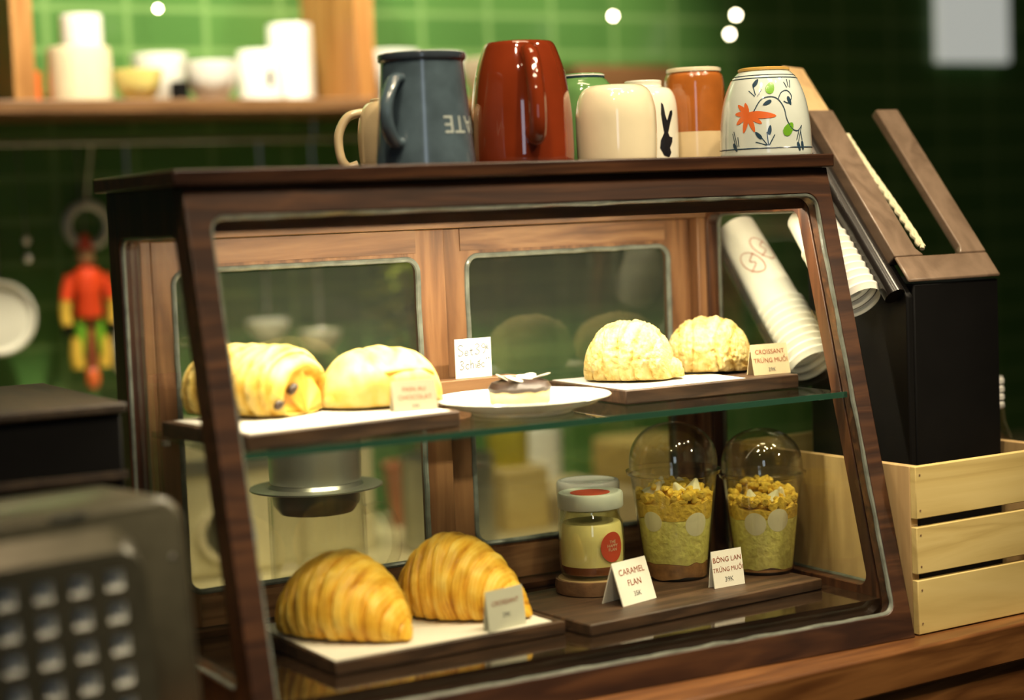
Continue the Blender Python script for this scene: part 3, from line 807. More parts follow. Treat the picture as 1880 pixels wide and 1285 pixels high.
fp = curve_prof([(.0478, 0), (.0482, .003), (.0478, .012), (.0468, .034), (.0430, .058), (.0355, .078), (.0285, .0865), (.0262, .0880), (.0258, .0905), (.0235, .0915)])
fl = vessel('cup', 'pale cup upside down painted with a red flower and blue vines', 'cup', (.6555, .165), fp, M['bluewhite'])
obj('foot_ring', lathe([(.0262, .0882), (.0270, .0890), (.0268, .0912), (.0240, .0922)], 48), M['gold'], fl)
wf = wrapper(fp, VA)
for zz in (.0830, .0800, .0075):
    r = prof_r(fp, zz)
    obj('painted_line', lathe([(r + .0002, zz - .0005), (r + .0006, zz), (prof_r(fp, zz + .0009) + .0002, zz + .0007)], 64), M['navy'], fl)
cx, cy = -.0245, .043
for a, ln_, w_ in ((-.10, .030, .0075), (-.62, .018, .0055), (-1.22, .020, .0055), (-1.85, .020, .0055), (-2.5, .017, .0055), (3.1, .015, .0055), (2.4, .015, .0055), (1.75, .012, .005)):
    decal(petal(cx, cy, a, ln_, w_), wf, M['petal'], fl, 'painted_petal', 2)
for px, py, a, ln_, w_ in ((-.0015, .063, 1.25, .013, .009), (.0135, .020, .9, .016, .010)):
    decal(petal(px, py, a, ln_, w_), wf, M['leaf'], fl, 'painted_leaf', 2)
strokes([[(-.018, .045), (-.010, .057), (.0, .060), (.008, .057), (.014, .048), (.0165, .037), (.022, .027), (.030, .0245), (.036, .030)],
         [(.008, .057), (.012, .064), (.019, .066), (.024, .060), (.020, .053), (.014, .055)],
         [(.036, .030), (.034, .024), (.030, .012)], [(.034, .024), (.036, .014)], [(.032, .026), (.028, .015)],
         [(-.005, .0105), (-.012, .020)], [(-.004, .0105), (-.005, .024)], [(-.003, .0105), (.003, .021)], [(-.006, .0105), (-.017, .014)],
         [(-.040, .010), (-.044, .024)], [(-.038, .010), (-.042, .026)], [(-.036, .010), (-.037, .020)],
         [(.021, .070), (.020, .078)], [(.023, .069), (.024, .077)], [(.019, .069), (.016, .075)],
         [(-.016, .061), (-.022, .067)], [(-.015, .062), (-.017, .072)], [(-.013, .061), (-.008, .068)]], .0010, wf, M['navy'], fl, 'painted_vine')
for px, py, a in ((.001, .056, 3.6), (.019, .060, -1.2), (-.017, .071, .9), (-.003, .021, 1.4), (-.0105, .017, 2.3), (.029, .013, -1.2), (.0355, .014, -1.4), (-.043, .014, -1.1)):
    decal(petal(px, py, a, .010, .004), wf, M['navy'], fl, 'painted_leaf', 2)

# =================================================================== counter, crate, holder
CR = math.radians(4.9)
ct = thing('counter', 'long oiled wood counter carrying the display case and crate', 'counter', (.473, -.049, 0), CR)
obj('counter_top', box(-1.3, 1.5, 0, .62, -.040, -.0002), M['counter'], ct, bevel=.003)
obj('front_panel', box(-1.3, 1.5, .006, .03, -.90, -.0402), M['counter'], ct)

crate = thing('wooden_crate', 'pale pine slatted crate at the right of the display case', 'crate', (.7065, .002, 0), math.radians(3.2))
cw, cd, chh = .215, .300, .1715
for z0, z1 in ((.001, .0560), (.0625, .1100), (.1185, chh)):
    obj('front_slat', box(0, cw, 0, .008, z0, z1), M['pine'], crate, bevel=.0008)
    obj('back_slat', box(0, cw, cd - .008, cd, z0, z1), M['pine'], crate, bevel=.0008)
obj('side_panel', box(0, .010, .0082, cd - .0082, .001, chh), M['pine_z'], crate, bevel=.0008)
obj('side_panel', box(cw - .010, cw, .0082, cd - .0082, .001, chh), M['pine_z'], crate, bevel=.0008)
obj('base_slat', box(.0102, cw - .0102, .0082, cd - .0082, .001, .008), M['pine'], crate)
nb = bmesh.new()
for z in (.010, .048, .068, .103, .125, .165):
    lathe([(0, 0), (.0012, 0), (.0010, .0006), (0, .0007)], 10, nb, 0, 0, 0)
    for v in nb.verts[-22:]:
        pass
nb.free()
for z in (.012, .046, .070, .102, .127, .163):
    obj('nail', lathe([(0, 0), (.0011, 0), (.0009, .0005), (0, .0006)], 10), M['bark'], crate, (.0055, -.0001, z), (PI / 2, 0, 0))

# black holder with forked lid standing in the crate
hd = thing('cup_holder', 'tall black wooden holder with a slanted forked lid, standing in the crate', 'cup holder', (0, 0, 0))
bx0, bx1, by = .7745, .8935, .0765
def fork(u, v, w):    # u along x, v up the slant, w up out of the slant
    a = math.atan2(.1875, .160); return (u, by - .001 + v * cos(a) - w * sin(a), .3515 + v * sin(a) + w * cos(a))
bm = sheet([(by, .010), (by, .3500), (by + .17, .3500), (by + .17, .010)], lambda u, v, w: (w, u, v), bx0, bx1)
obj('box', bm, M['black'], hd, bevel=.002)
FL = .2465
outer = [(.766, 0), (.8940, 0), (.8940, FL), (.862, FL), (.862, .050), (.855, .041), (.805, .041), (.800, .050), (.800, FL), (.766, FL)]
# lid: three boards joined in a fork
bm = bmesh.new()
sheet([(.766, 0), (.8940, 0), (.8940, .033), (.766, .033)], fork, 0, .004, bm)
obj('lid_board', bm, M['lid_wood'], hd, bevel=.002)
obj('lid_prong', sheet([(.766, .0332), (.806, .0332), (.800, .043), (.800, FL), (.766, FL)], fork, -.012, .004), M['lid_wood'], hd, bevel=.0015)
obj('lid_prong', sheet([(.856, .0332), (.8940, .0332), (.8940, FL), (.862, FL), (.862, .043)], fork, -.007, .004), M['lid_wood'], hd, bevel=.0015)
# rounded dark side rail under the left prong
obj('side_rail', tube([fork(.757, -.004, -.016), fork(.757, .05, -.016), fork(.757, .12, -.016), fork(.757, .235, -.016)], .0115, 20), M['black_gloss'], hd)
obj('side_panel', sheet([(by, .012), (by, .338), (by + .150, .510), (by + .165, .500), (by + .165, .012)], lambda u, v, w: (w, u, v), .7655, .7743), M['black'], hd, bevel=.002)
# twisted rope along the slot
rb_ = bmesh.new()
for k in range(3):
    pth = []
    for i in range(161):
        t = i / 160; v = .0435 + t * .170; a = t * 2 * PI * 5 + k * 2 * PI / 3
        c_ = Vector(fork(.8088 - .0050 * t + .0010 * sin(t * 6), v, .0040 - .006 * t))
        pth.append(c_ + Vector((cos(a) * .0030, sin(a) * .0024, sin(a) * .0021)))
    tube(pth, .0025, 7, bm=rb_)
ro = obj('rope', rb_, M['rope'], None)
tag(ro, 'cream twisted rope lying along the left prong of the forked lid', 'rope')
pb = obj('wooden_board', sheet([(.772, .2475), (.802, .2475), (.8000, .318), (.772, .322)], fork, -.012, -.002), M['pine_z'], None, bevel=.001)
tag(pb, 'pale wood board leaning behind the flowered cup', 'wood board')

# smoky trough and stacks of paper cups, sloping down towards the viewer between case and holder
aC = math.atan2(.164, .145)
dirc = Vector((0, -cos(aC), -sin(aC)))
def stack(name, label, end, n, length, r0, r1, logo):
    """nested paper cups: rims towards the lower end"""
    q = Vector((0, 0, 1)).rotation_difference(-dirc)
    t = thing(name, label, 'paper cups', end, 0, 'stacks of paper cups beside the case')
    t.rotation_mode = 'QUATERNION'; t.rotation_quaternion = q
    step = .0092
    first = bmesh.new()
    for k in range(n):
        z = k * step
        last = k == n - 1
        bm = bmesh.new()
        tp = [(r0 - .0030, z - .006), (r0 - .0005, z - .0015), (r0 + .0006, z), (r0 + .0004, z + .0022), (r0 - .0012, z + .0034)]
        if last:
            tp += [(r0 - .0022, z + .006), (r1, z + length), (r1 - .001, z + length + .0006), (0, z + length - .002)]
        else:
            tp += [(r0 - .0022, z + step - .0070)]
        lathe(tp, 56, bm)
        o = obj('paper_cup', bm, M['paper_cup'], t)
        if last and logo:
            pr = [(r0 - .0022, z + .006), (r1, z + length)]
            az = logo
            wf = wrapper(pr, az, .0005)
            ln_ = []
            for cy_, cx_, sx, rr_ in ((z + .058, -.009, .0095, .45), (z + .072, .0105, .0095, .45)):
                el = [(cx_ + sx * cos(a) * cos(rr_) - .0175 * sin(a) * sin(rr_), cy_ + sx * cos(a) * sin(rr_) + .0175 * sin(a) * cos(rr_)) for a in [i * 2 * PI / 12 for i in range(13)]]
                ln_.append(el)
                ln_.append([(cx_ - .006, cy_ - .011), (cx_ + .003, cy_ - .003), (cx_ - .002, cy_ + .003), (cx_ + .006, cy_ + .011)])
            strokes(ln_, .0012, wf, M['logo'], o, 'printed_bean')
    return t
E1 = Vector((.7345, .2020, .2650))
stack('cup_stack', 'stack of white paper cups with red bean print, seen through the right side glass', E1, 9, .122, .0285, .0225, -2.05)
E2 = Vector((.7330, .118, .336))
stack('cup_stack', 'stack of ribbed white paper cups between the case and the forked black holder', E2, 9, .045, .0275, .0240, None)

bm = bmesh.new(); rows_ = []
for k in range(2):
    for w_ in (0, .0018):
        pass
c0 = E1 + dirc * .012; c1 = E1 - dirc * .215
nup = Vector((0, -sin(aC), cos(aC)))
tr = []
for w_ in (.0312, .0328):
    for c_ in (c0, c1):
        tr.append([bm.verts.new(c_ + Vector((w_ * cos(a), 0, 0)) + nup * (w_ * sin(a))) for a in [PI * (1.02 + .96 * i / 24) for i in range(25)]])
for a, b in ((0, 1), (2, 3), (0, 2), (1, 3)):
    for i in range(24): bm.faces.new((tr[a][i], tr[a][i + 1], tr[b][i + 1], tr[b][i]))
for i in (0, 24): bm.faces.new((tr[0][i], tr[1][i], tr[3][i], tr[2][i]))
obj('smoky_trough', bm, M['smoke'], hd)
# glass bottle at the far right
bo = thing('glass_bottle', 'small clear bottle with ribbed white cap, behind the black holder at the right edge', 'bottle', (.945, .140, 0))
obj('bottle_glass', lathe([(0, 0), (.026, 0), (.028, .003), (.028, .125), (.024, .155), (.012, .185), (.0095, .208), (.0085, .208), (.011, .184), (.023, .154), (.0265, .124), (.0265, .005), (0, .003)], 40), M['jar'], bo)
obj('liquid', lathe([(0, .004), (.0260, .005), (.0262, .120), (.022, .148), (0, .148)], 32), M['terra'], bo)
cpb = [(.0100, .200)]
for k in range(4): cpb += [(.0112, .2015 + k * .009), (.0112, .2060 + k * .009), (.0100, .2070 + k * .009), (.0100, .2095 + k * .009)]
cpb += [(0, .2360)]
obj('screw_cap', lathe(cpb, 32), M['white'], bo)

# =================================================================== left foreground
gb = thing('grey_appliance', 'grey metal appliance with a studded recessed panel, front left of the case', 'appliance', (-.050, -.028, 0), math.radians(11))
W, GH, GD = .34, .2330, .100
def gmap(u, v, w): return (u - (1 - v / GH) * 0 + .0 + (GH - v) * .055 - .012, w, v)
go = [(-W, .004), (0, .004), (0, GH), (-W, GH)]
gi = [(-W + .04, .022), (-.034, .022), (-.034, .192), (-W + .04, .192)]
rim = [(u, v) for u, v, c in round_poly([(-W, .004), (0, .004), (0, GH), (-W, GH)], .022)]
# housing: rounded front outline
bm = bmesh.new(); ring_o = round_poly(go, .024, 8)
lay = []
for rg, w in ((ring_o, GD), (ring_o, .008), ([(u * 1 + (-W / 2 - u) * .035, v + (GH / 2 - v) * .05, c) for u, v, c in ring_o], 0)):
    lay.append([bm.verts.new(gmap(u, v, w)) for u, v, c in rg])
m_ = len(ring_o)
for a, b in zip(lay, lay[1:]):
    for i in range(m_): bm.faces.new((a[i], a[(i + 1) % m_], b[(i + 1) % m_], b[i]))
bm.faces.new(lay[0]); bm.faces.new(lay[-1][::-1])
obj('housing', bm, M['grey'], gb, smooth=50)
# raised panel pressed with a grid of pyramid hollows
PWd, PHt, nx, ny, PD = .0288, .0245, 9, 6, -.020
gx1, gy1 = -.0640, .1910; gx0, gy0 = gx1 - nx * PWd, gy1 - ny * PHt
po = [(gx0 - .016, gy0 - .014), (gx1 + .012, gy0 - .014), (gx1 + .012, gy1 + .009), (gx0 - .016, gy1 + .009)]
bm = bmesh.new(); ro_ = round_poly(po, .024, 8)
foot = [bm.verts.new(gmap(u + (u - (gx0 + gx1) / 2) * .03, v + (.016 if v > (gy0 + gy1) / 2 else -.011) , -.0001)) for u, v, c in ro_]
crest = [bm.verts.new(gmap(u, v, PD)) for u, v, c in ro_]
gv = {}
def gvt(i, j):
    if (i, j) not in gv: gv[i, j] = bm.verts.new(gmap(gx0 + i * PWd, gy0 + j * PHt, PD))
    return gv[i, j]
m_ = len(ro_)
for i in range(m_): bm.faces.new((foot[i], foot[(i + 1) % m_], crest[(i + 1) % m_], crest[i]))
sides = {0: [gvt(0, 0)], 1: [gvt(nx, 0)], 2: [gvt(nx, ny)], 3: [gvt(0, ny)]}
edge_ = {(0, 1): [gvt(i, 0) for i in range(nx + 1)], (1, 2): [gvt(nx, j) for j in range(ny + 1)], (2, 3): [gvt(nx - i, ny) for i in range(nx + 1)], (3, 0): [gvt(0, ny - j) for j in range(ny + 1)]}
for i in range(m_):
    k = (i + 1) % m_; a, b = ro_[i][2], ro_[k][2]
    if a == b: bm.faces.new((crest[i], crest[k], sides[a][0]))
    else: bm.faces.new([crest[i], crest[k]] + edge_[(a, b)][::-1])
hol = bmesh.new()
for i in range(nx):
    for j in range(ny):
        q = [gvt(i, j), gvt(i + 1, j), gvt(i + 1, j + 1), gvt(i, j + 1)]
        cu_, cv_ = gx0 + (i + .5) * PWd, gy0 + (j + .5) * PHt; a = .0074
        cs = [(cu_ - a, cv_ - a), (cu_ + a, cv_ - a), (cu_ + a, cv_ + a), (cu_ - a, cv_ + a)]
        r_ = [bm.verts.new(gmap(*p_, PD)) for p_ in cs]
        for k in range(4): bm.faces.new((q[k], q[(k + 1) % 4], r_[(k + 1) % 4], r_[k]))
        h_ = [hol.verts.new(gmap(*p_, PD)) for p_ in cs]; ap = hol.verts.new(gmap(cu_ - .001, cv_ + .0015, PD + .0150))
        for k in range(4): hol.faces.new((h_[k], h_[(k + 1) % 4], ap))
pn = obj('raised_panel', bm, M['grey'], gb, smooth=35)
obj('pyramid_hollows', hol, M['lit_hollow'], pn, smooth=20)
for u in (-.115, -.185):
    obj('hinge', sheet([(u, .2265), (u + .028, .2265), (u + .028, .2300), (u, .2300)], gmap, -.0012, .002), M['steel_dull'], gb)
obj('screw', lathe([(0, 0), (.0022, 0), (.0018, .001), (0, .0014)], 14), M['steel'], gb, gmap(-.017, .185, -.0002), (PI / 2, 0, 0))

bb = thing('dark_box', 'black box with a brown top, behind the grey appliance at the left', 'box', (-.045, .168, 0))
obj('box_body', box(-.30, -.004, .002, .270, .001, .2795), M['black'], bb, bevel=.003)
obj('lid', box(-.306, 0, -.002, .275, .2800, .2890), M['dark_wood'], bb, bevel=.002)
obj('ledge', box(-.302, -.002, -.001, .0019, .222, .229), M['dark_wood'], bb)

# =================================================================== background wall, shelf and kitchen
struct('wall_back', box(-1.2, 3.2, 1.42, 1.50, -.95, 2.4), M['tile'])
struct('floor', box(-3, 3.2, -3.2, 1.42, -1.0, -.95), M['floor'])
struct('ceiling', box(-3, 3.2, -3.2, 1.50, 2.4, 2.45), M['ceil'])
struct('wall_right', box(3.2, 3.25, -3.2, 1.50, -.95, 2.4), M['ceil'])
struct('wall_left', box(-3.05, -3.0, -3.2, 1.50, -.95, 2.4), M['ceil'])

SY = 1.20
sh = thing('wall_shelf', 'long orange-brown wall shelf holding white cups and bowls', 'shelf', (0, 0, 0))
obj('shelf_board', box(-.40, 1.38, SY, 1.418, .606, .626), M['shelf_wood'], sh, bevel=.002)
for x in (.135, .662):
    obj('divider', box(x, x + .030, SY + .005, 1.417, .6265, .96), M['shelf_post'], sh)
ZS = .6262
G2 = 'blurred crockery on the wall shelf'
def crock(name, label, cat, x, y, prof, mat, z=ZS):
    bm = lathe(curve_prof(prof, 5), 40)
    o = obj(name, bm, mat, None, (x, y, z)); return tag(o, label, cat, G2)
def bowlp(r, h): return [(0, .001), (r * .45, 0), (r * .5, .003), (r * .85, h * .45), (r, h), (r * .95, h), (r * .8, h * .5), (r * .4, .006), (0, .006)]
def mugp(r, h): return [(0, 0), (r * .9, 0), (r, .004), (r, h), (r * .93, h), (r * .92, .008), (0, .008)]
crock('mug', 'cream mug under a small white cup, at the left of the shelf', 'mug', .256, 1.30, mugp(.047, .074), M['cream'])
crock('cup', 'small white cup stacked on the cream mug', 'cup', .262, 1.30, mugp(.031, .050), M['white'], ZS + .0745)
crock('bowl', 'small yellow bowl beside the cream mug', 'bowl', .338, 1.28, bowlp(.036, .045), M['yellow_glaze'])
crock('bowl', 'wide white bowl standing behind the yellow bowl', 'bowl', .398, 1.36, [(a, b + .0) for a, b in bowlp(.043, .074)], M['white'])
crock('bowl', 'white bowl between the yellow bowl and the white mug', 'bowl', .449, 1.27, bowlp(.043, .056), M['white'])
mg = crock('mug', 'white mug with a dark mark, left of the tall white cylinder', 'mug', .533, 1.28, mugp(.036, .070), M['white'])
decal([(-.004, .02), (.004, .02), (.006, .04), (0, .05), (-.005, .04)], wrapper([(.0362, 0), (.0362, .1)], VA + .5), M['black_ink'], mg)
crock('vase', 'tall white cylinder at the right of the white mug', 'vase', .600, 1.32, mugp(.036, .110), M['white'])
crock('bowl', 'large white bowl in front of the shelf divider', 'bowl', .732, 1.245, bowlp(.050, .070), M['white'])
crock('bowl', 'white bowl right of the shelf divider, seen above the blue mug', 'bowl', .835, 1.29, bowlp(.050, .068), M['white'])
crock('bowl', 'cream bowl seen between the blue mug and the red mug', 'bowl', .915, 1.25, bowlp(.042, .060), M['cream'])
crock('tin', 'small orange-red tin at the left end of the shelf', 'tin', .190, 1.33, mugp(.016, .045), M['petal'])
crock('cup', 'small black cup between the yellow bowl and the white bowl', 'cup', .393, 1.255, mugp(.014, .026), M['black'])
wb = obj('wooden_box', box(1.10, 1.30, 1.28, 1.39, ZS, ZS + .058), M['shelf_wood'], None, bevel=.002)
tag(wb, 'orange-brown wooden box on the shelf behind the rust cup', 'box')
# glowing beads on wires, added in place of reflections in the glossy tiles
for k, (x, y, z, lb_) in enumerate([(1.190, 1.30, .770, 'small glowing bead added as a glint above the green cup'), (1.449, 1.30, .776, 'small glowing bead added as the highest glint above the flowered cup'), (1.434, 1.30, .742, 'small glowing bead added as a lower glint above the flowered cup'), (.381, 1.30, .768, 'small glowing bead added as a glint above the white bowls')]):
    t = thing('glint_bead', lb_, 'glint', (x, y, z), 0, 'added beads for tile reflections')
    obj('glow_bead', blob([(0, 0, 0, .0035, .0035, .0035)]), M['glint'], t)
    obj('wire', tube([(0, 0, .003), (0, 0, .19)], .0006, 6), M['black'], t)
pp = obj('wall_notice', box(2.02, 2.20, 1.40, 1.4195, .705, .90), M['bright'], None)
tag(pp, 'pale lit panel on the dark wall at the top right', 'light panel')

# things hanging under the shelf at the left
rail = obj('hanging_rail', tube([(.05, 1.36, .572), (1.25, 1.36, .572)], .004, 10), M['steel_dull'], None)
tag(rail, 'thin steel rail under the wall shelf', 'rail')
for x in (.10, .65, 1.2):
    obj('bracket', tube([(x, 1.36, .572), (x, 1.36, .6055)], .003, 8), M['steel_dull'], rail)
def hang(o, x, z): 
    return obj('hook', tube([(x, 1.36, .567), (x, 1.36, z)], .0012, 6), M['steel_dull'], o)
dp = thing('saucepan', 'round pale enamel pan hanging at the far left edge', 'pan', (.128, 1.362, .315))
obj('pan_body', lathe([(0, 0), (.044, 0), (.053, .006), (.056, .012), (.052, .014), (.046, .006), (0, .006)], 40), M['ivory'], dp, (0, 0, 0), (PI / 2, 0, 0))
obj('handle', tube([(0, -.004, .050), (0, -.002, .2560)], .004, 8), M['steel_dull'], dp)
rg = thing('enamel_ring', 'white ring-shaped utensil hanging behind the red doll', 'utensil', (.285, 1.405, .447))
tor = [(.032 * cos(2 * PI * i / 40), 0, .032 * sin(2 * PI * i / 40)) for i in range(40)]
obj('ring', tube(tor, .0075, 10, True), M['ivory'], rg)
obj('stem', tube([(0, 0, .038), (0, -.045, .1225)], .0025, 8), M['steel_dull'], rg)
dl = thing('wooden_doll', 'red and yellow jointed wooden doll hanging on the tiled wall', 'doll', (.262, 1.345, .200))
obj('head', blob([(0, 0, .200, .013, .012, .016), (0, -.011, .198, .0022, .006, .0022)]), M['skin_wood'], dl)
obj('hat', lathe([(.0145, .210), (.012, .216), (.006, .232), (0, .236)], 24), M['red_paint'], dl)
obj('torso', lathe([(0, .108), (.020, .108), (.022, .118), (.019, .140), (.026, .165), (.020, .180), (.007, .186), (0, .187)], 28), M['red_paint'], dl)
obj('shirt_front', blob([(0, -.017, .162, .009, .006, .018)]), M['white'], dl)
for s in (-1, 1):
    obj('sleeve', tube(smooth_path([(s * .024, 0, .172), (s * .031, -.002, .152), (s * .034, -.004, .135)], 5), .0095, 10), M['red_paint'], dl)
    ar = obj('arm', tube(smooth_path([(s * .034, -.004, .138), (s * .037, -.004, .115), (s * .035, -.006, .098)], 5), .0085, 10), M['yellow_paint'], dl)
    obj('hand', blob([(s * .035, -.006, .090, .007, .006, .009)]), M['black'], ar)
    lg = obj('leg', tube(smooth_path([(s * .010, 0, .110), (s * .014, -.002, .080), (s * .018, 0, .052)], 5), .009, 10), M['leaf'], dl)
    obj('stocking', tube(smooth_path([(s * .018, 0, .078), (s * .022, -.001, .050), (s * .020, -.001, .032)], 5), .0105, 10), M['yellow_paint'], lg)
obj('pull_cord', tube([(0, -.004, .110), (0, -.004, .026)], .0075, 8), M['brown_paint'], dl)
obj('pull_bead', blob([(0, -.004, .016, .011, .011, .018)]), M['petal'], dl)
obj('hook', tube([(0, 0, .234), (0, .015, .3705)], .0012, 6), M['steel_dull'], dl)
def hanger(name, label, cat, x, z, prof, mat, rx=0):
    t = thing(name, label, cat, (x, 1.36, z), 0, 'utensils hanging on the rail')
    obj('bowl', lathe(prof, 32), mat, t, (0, 0, 0), (rx, 0, 0))
    obj('handle', tube([(0, 0, .010), (0, 0, .5700 - z)], .0028, 8), M['steel_dull'], t)
jugp = [(0, -.060), (.030, -.060), (.038, -.050), (.040, -.010), (.034, .020), (.028, .030), (0, .030)]
hanger('enamel_jug', 'white enamel jug hanging beside the red doll, by the case edge', 'jug', .338, .278, jugp, M['ivory'])
ladp = [(0, -.034), (.020, -.030), (.033, -.012), (.036, 0), (.033, 0), (.018, -.026), (0, -.030)]
hanger('ladle', 'pale ladle hanging behind the left door glass, left one', 'ladle', .555, .285, ladp, M['white'])
hanger('ladle', 'pale ladle hanging behind the left door glass, lower one near the stile', 'ladle', .645, .262, ladp, M['ivory'])
hanger('strainer', 'steel strainer hanging behind the right door glass', 'strainer', .99, .40, ladp, M['steel_dull'])
for x, z, lb_ in ((.172, .428, 'small steel ball added for the upper glint at the left'), (.1725, .401, 'small steel ball added for the lower glint at the left')):  # steel balls added to make the glints of hung utensils
    t = thing('glint_ball', lb_, 'added glint', (x, 1.335, z), 0, 'steel balls added for glints')
    obj('ball', blob([(0, 0, 0, .006, .006, .006)]), M['glint'] if False else M['steel'], t)
    obj('chain', tube([(0, 0, .005), (0, .024, .5700 - z)], .0008, 6), M['steel_dull'], t)
# leafy plant pot on the back counter
plnt = thing('potted_plant', 'yellow-green leafy plant seen through the left door glass', 'plant', (.775, 1.29, -.0595))
obj('pot', lathe([(0, 0), (.045, 0), (.055, .09), (.058, .10), (.050, .10), (.040, .01), (0, .01)], 32), M['terra'], plnt)
obj('stem', tube(smooth_path([(0, 0, .05), (.01, 0, .2), (0, 0, .40)], 6), .005, 8), M['bark'], plnt)
bm = bmesh.new(); rnd = random.Random(3)
for k in range(70):
    a = rnd.random() * 2 * PI; q = .015 + rnd.random() * .06; z = .26 + rnd.random() * .19
    c_ = Vector((q * cos(a), q * sin(a) * .7, z)); d1 = Vector((cos(a), sin(a), rnd.uniform(-.3, .6))).normalized(); d2 = d1.cross(Vector((0, 0, 1))).normalized()
    v = [bm.verts.new(c_ + d1 * p_ * .03 + d2 * q_ * .011 + Vector((0, 0, r_ * .004))) for p_, q_, r_ in ((-1, 0, 0), (-.2, 1, 1), (1, 0, -1), (-.2, -1, 1))]
    bm.faces.new(v)
obj('foliage', bm, M['olive'], plnt)

# back counter with pale kitchen things
bc = thing('back_counter', 'pale worktop along the tiled wall behind the case', 'counter')
obj('worktop', box(-.6, 2.6, .90, 1.418, -.10, -.060), M['pale_app'], bc, bevel=.003)
obj('cabinet', box(-.6, 2.6, .93, 1.416, -.948, -.1002), M['dark_wood'], bc)
ZC = -.0598
cm = thing('coffee_machine', 'cream kitchen machine with a round opening, behind the lower left of the case', 'machine', (.24, 1.06, ZC))
obj('housing', box(0, .24, 0, .26, 0, .205), M['pale_app'], cm, bevel=.012, seg=3)
obj('dial_ring', lathe([(.030, 0), (.040, 0), (.040, .010), (.030, .010), (.030, 0)], 40), M['cream'], cm, (.115, -.001, .065), (PI / 2, 0, 0))
obj('dial_face', lathe([(0, 0), (.0295, 0), (.0295, .004), (0, .004)], 40), M['grey_dark'], cm, (.115, -.001, .065), (PI / 2, 0, 0))
obj('vent_strip', box(.03, .21, -.003, -.0005, .150, .172), M['steel_dull'], cm)
def kit(name, label, cat, x0, x1, y0, y1, h, mat, bev=.006):
    o = obj(name, box(0, x1 - x0, 0, y1 - y0, 0, h), mat, None, (x0, y0, ZC), bevel=bev, seg=3); return tag(o, label, cat, 'boxes on the back counter')
kit('storage_box', 'cream storage box behind the drip filter, on the back counter', 'box', .50, .62, 1.12, 1.34, .20, M['pale_app'])
kit('paper_bag', 'brown paper bag seen between the flan jar and the right door stile', 'bag', .835, .915, 1.10, 1.215, .100, M['pine'])
kit('storage_box', 'pale pine box seen behind the left cake cup', 'box', 1.085, 1.22, 1.10, 1.25, .115, M['pine'])
kit('tray_stack', 'low beige tray on the back counter behind the flan jar', 'tray', .93, 1.07, 1.05, 1.28, .05, M['cream_paper'])
yt = obj('yellow_tin', lathe(mugp(.033, .075), 32), M['yellow_can'], None, (.872, 1.155, ZC + .1003)); tag(yt, 'bright yellow tin standing on the brown paper bag', 'tin')
wc = obj('canister', lathe(mugp(.050, .130), 36), M['white'], None, (1.015, 1.33, ZC)); tag(wc, 'white canister against the wall behind the upper flan jar', 'canister')
sp = obj('stock_pot', lathe(mugp(.070, .14), 40), M['steel_dull'], None, (.715, 1.06, ZC)); tag(sp, 'dull steel pot on the back counter below the plant', 'pot')

# =================================================================== lights
def area(name, loc, target, sx, sy, power, col=(1, .85, .62)):
    l = bpy.data.lights.new(name, 'AREA'); l.shape = 'RECTANGLE'; l.size = sx; l.size_y = sy; l.energy = power; l.color = col
    o = bpy.data.objects.new(name, l); C.objects.link(o); o.location = loc
    o.rotation_euler = (Vector(target) - Vector(loc)).to_track_quat('-Z', 'Y').to_euler()
    return o
def spot(name, loc, target, power, ang, col=(1, .82, .55), blend=.6, r=.05):
    l = bpy.data.lights.new(name, 'SPOT'); l.energy = power; l.spot_size = ang; l.spot_blend = blend; l.color = col; l.shadow_soft_size = r
    o = bpy.data.objects.new(name, l); C.objects.link(o); o.location = loc
    o.rotation_euler = (Vector(target) - Vector(loc)).to_track_quat('-Z', 'Y').to_euler()
    return o
area('case_strip_light', (.35, .155, .4430), (.35, .185, 0), .62, .010, 4.4, (1, .87, .64))
# ceiling spots of the cafe, with fill spots added among them
spot('cafe_spot_left', (-.35, -.75, 2.1), (.25, .05, .40), 80, .64)
spot('cafe_spot_middle', (.50, -.95, 2.1), (.45, .05, .30), 105, .64)
spot('cafe_spot_right', (1.35, -.70, 2.0), (.80, .05, .2), 118, .70)
spot('appliance_fill', (-.50, -.60, 2.0), (-.16, -.02, .15), 70, .36)  # fill spot added to brighten the grey appliance
spot('cafe_spot_far', (.10, -.15, 2.1), (.35, .2, .5), 14, 1.0)
area('pendant_light', (.40, .02, 1.95), (.38, .0, 0), .75, .12, 7, (1, .72, .44))
area('front_window_daylight', (-1.25, -3.1, .95), (.3, 0, .4), .45, 1.2, 5, (.72, .84, 1))
for x, y, z in ((-.25, -.55, 1.55), (.15, -.9, 1.75), (.50, -.45, 1.60), (.85, -.8, 1.7), (1.05, -.35, 1.5), (-.55, -1.2, 1.7)):
    spot('cafe_bulb', (x, y, z), (.42, .16, .40), 9, .55, (1, .80, .52), .6, .03)
spot('cup_fill', (1.30, -1.35, 1.22), (.60, .18, .12), 42, .26, (1, .84, .58), .6, .05)  # unseen fill added to lift the cake cups
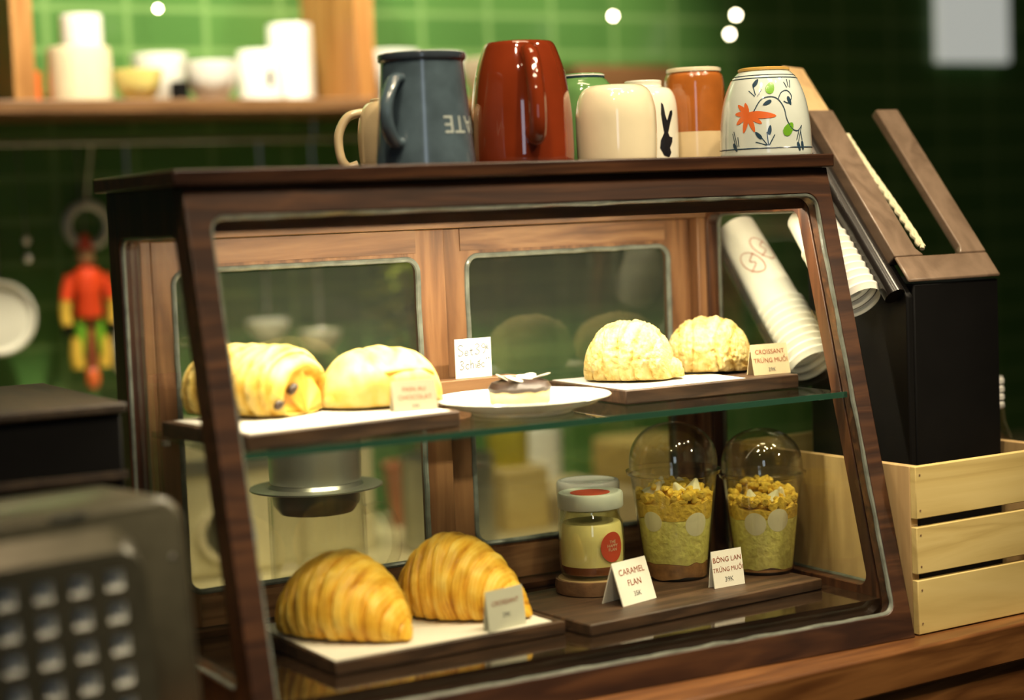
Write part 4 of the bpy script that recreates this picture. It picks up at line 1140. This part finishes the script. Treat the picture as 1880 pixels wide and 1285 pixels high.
spot('croissant_fill', (-.25, -1.60, 1.22), (.22, .17, .09), 30, .30, (1, .80, .52), .6, .05)  # unseen fill added for the lower croissants
# lamps over the wall shelf and over the back worktop, plus an added fill on the filter
spot('shelf_spot_left', (.30, .72, 1.42), (.32, 1.42, .70), 120, 1.25, (1, .90, .68), .8)
spot('shelf_spot_right', (1.00, .72, 1.42), (.98, 1.42, .72), 95, 1.14, (1, .90, .68), .9)
spot('worktop_spot', (.65, .72, 2.0), (.65, 1.06, -.06), 75, .75, (1, .86, .58))
spot('drip_filter_fill', (.22, .62, 1.9), (.24, .46, .15), 26, .35, (1, .86, .62))  # added only to brighten the steel filter

w = bpy.data.worlds.new('room'); SC.world = w; w.use_nodes = True
w.node_tree.nodes['Background'].inputs[0].default_value = (.9, .85, .70, 1)
w.node_tree.nodes['Background'].inputs[1].default_value = .014

# =================================================================== camera
cam = bpy.data.cameras.new('camera'); co_ = bpy.data.objects.new('camera', cam); C.objects.link(co_)
YAW, PIT, ROLL = .50296, .07487, -.03976
F = Vector((sin(YAW) * cos(PIT), cos(YAW) * cos(PIT), -sin(PIT)))
R = Vector((cos(YAW), -sin(YAW), 0)); U = R.cross(F)
R2 = R * cos(ROLL) + U * sin(ROLL); U2 = -R * sin(ROLL) + U * cos(ROLL)
mw = Matrix((R2, U2, -F)).transposed().to_4x4(); mw.translation = Vector((-.52304, -1.40669, .44207))
co_.matrix_world = mw
cam.sensor_fit = 'HORIZONTAL'; cam.sensor_width = 36; cam.lens = 3381.674 / 1880 * 36
cam.clip_start = .05
cam.dof.use_dof = True; cam.dof.focus_distance = 1.90; cam.dof.aperture_fstop = 1.7
SC.camera = co_

SC.view_settings.view_transform = 'Standard'; SC.view_settings.look = 'None'
SC.view_settings.exposure = 0; SC.view_settings.gamma = 1
SC.cycles.use_denoising = True
SC.cycles.transparent_max_bounces = 32; SC.cycles.max_bounces = 10; SC.cycles.glossy_bounces = 6; SC.cycles.transmission_bounces = 8
SC.cycles.sample_clamp_indirect = 6
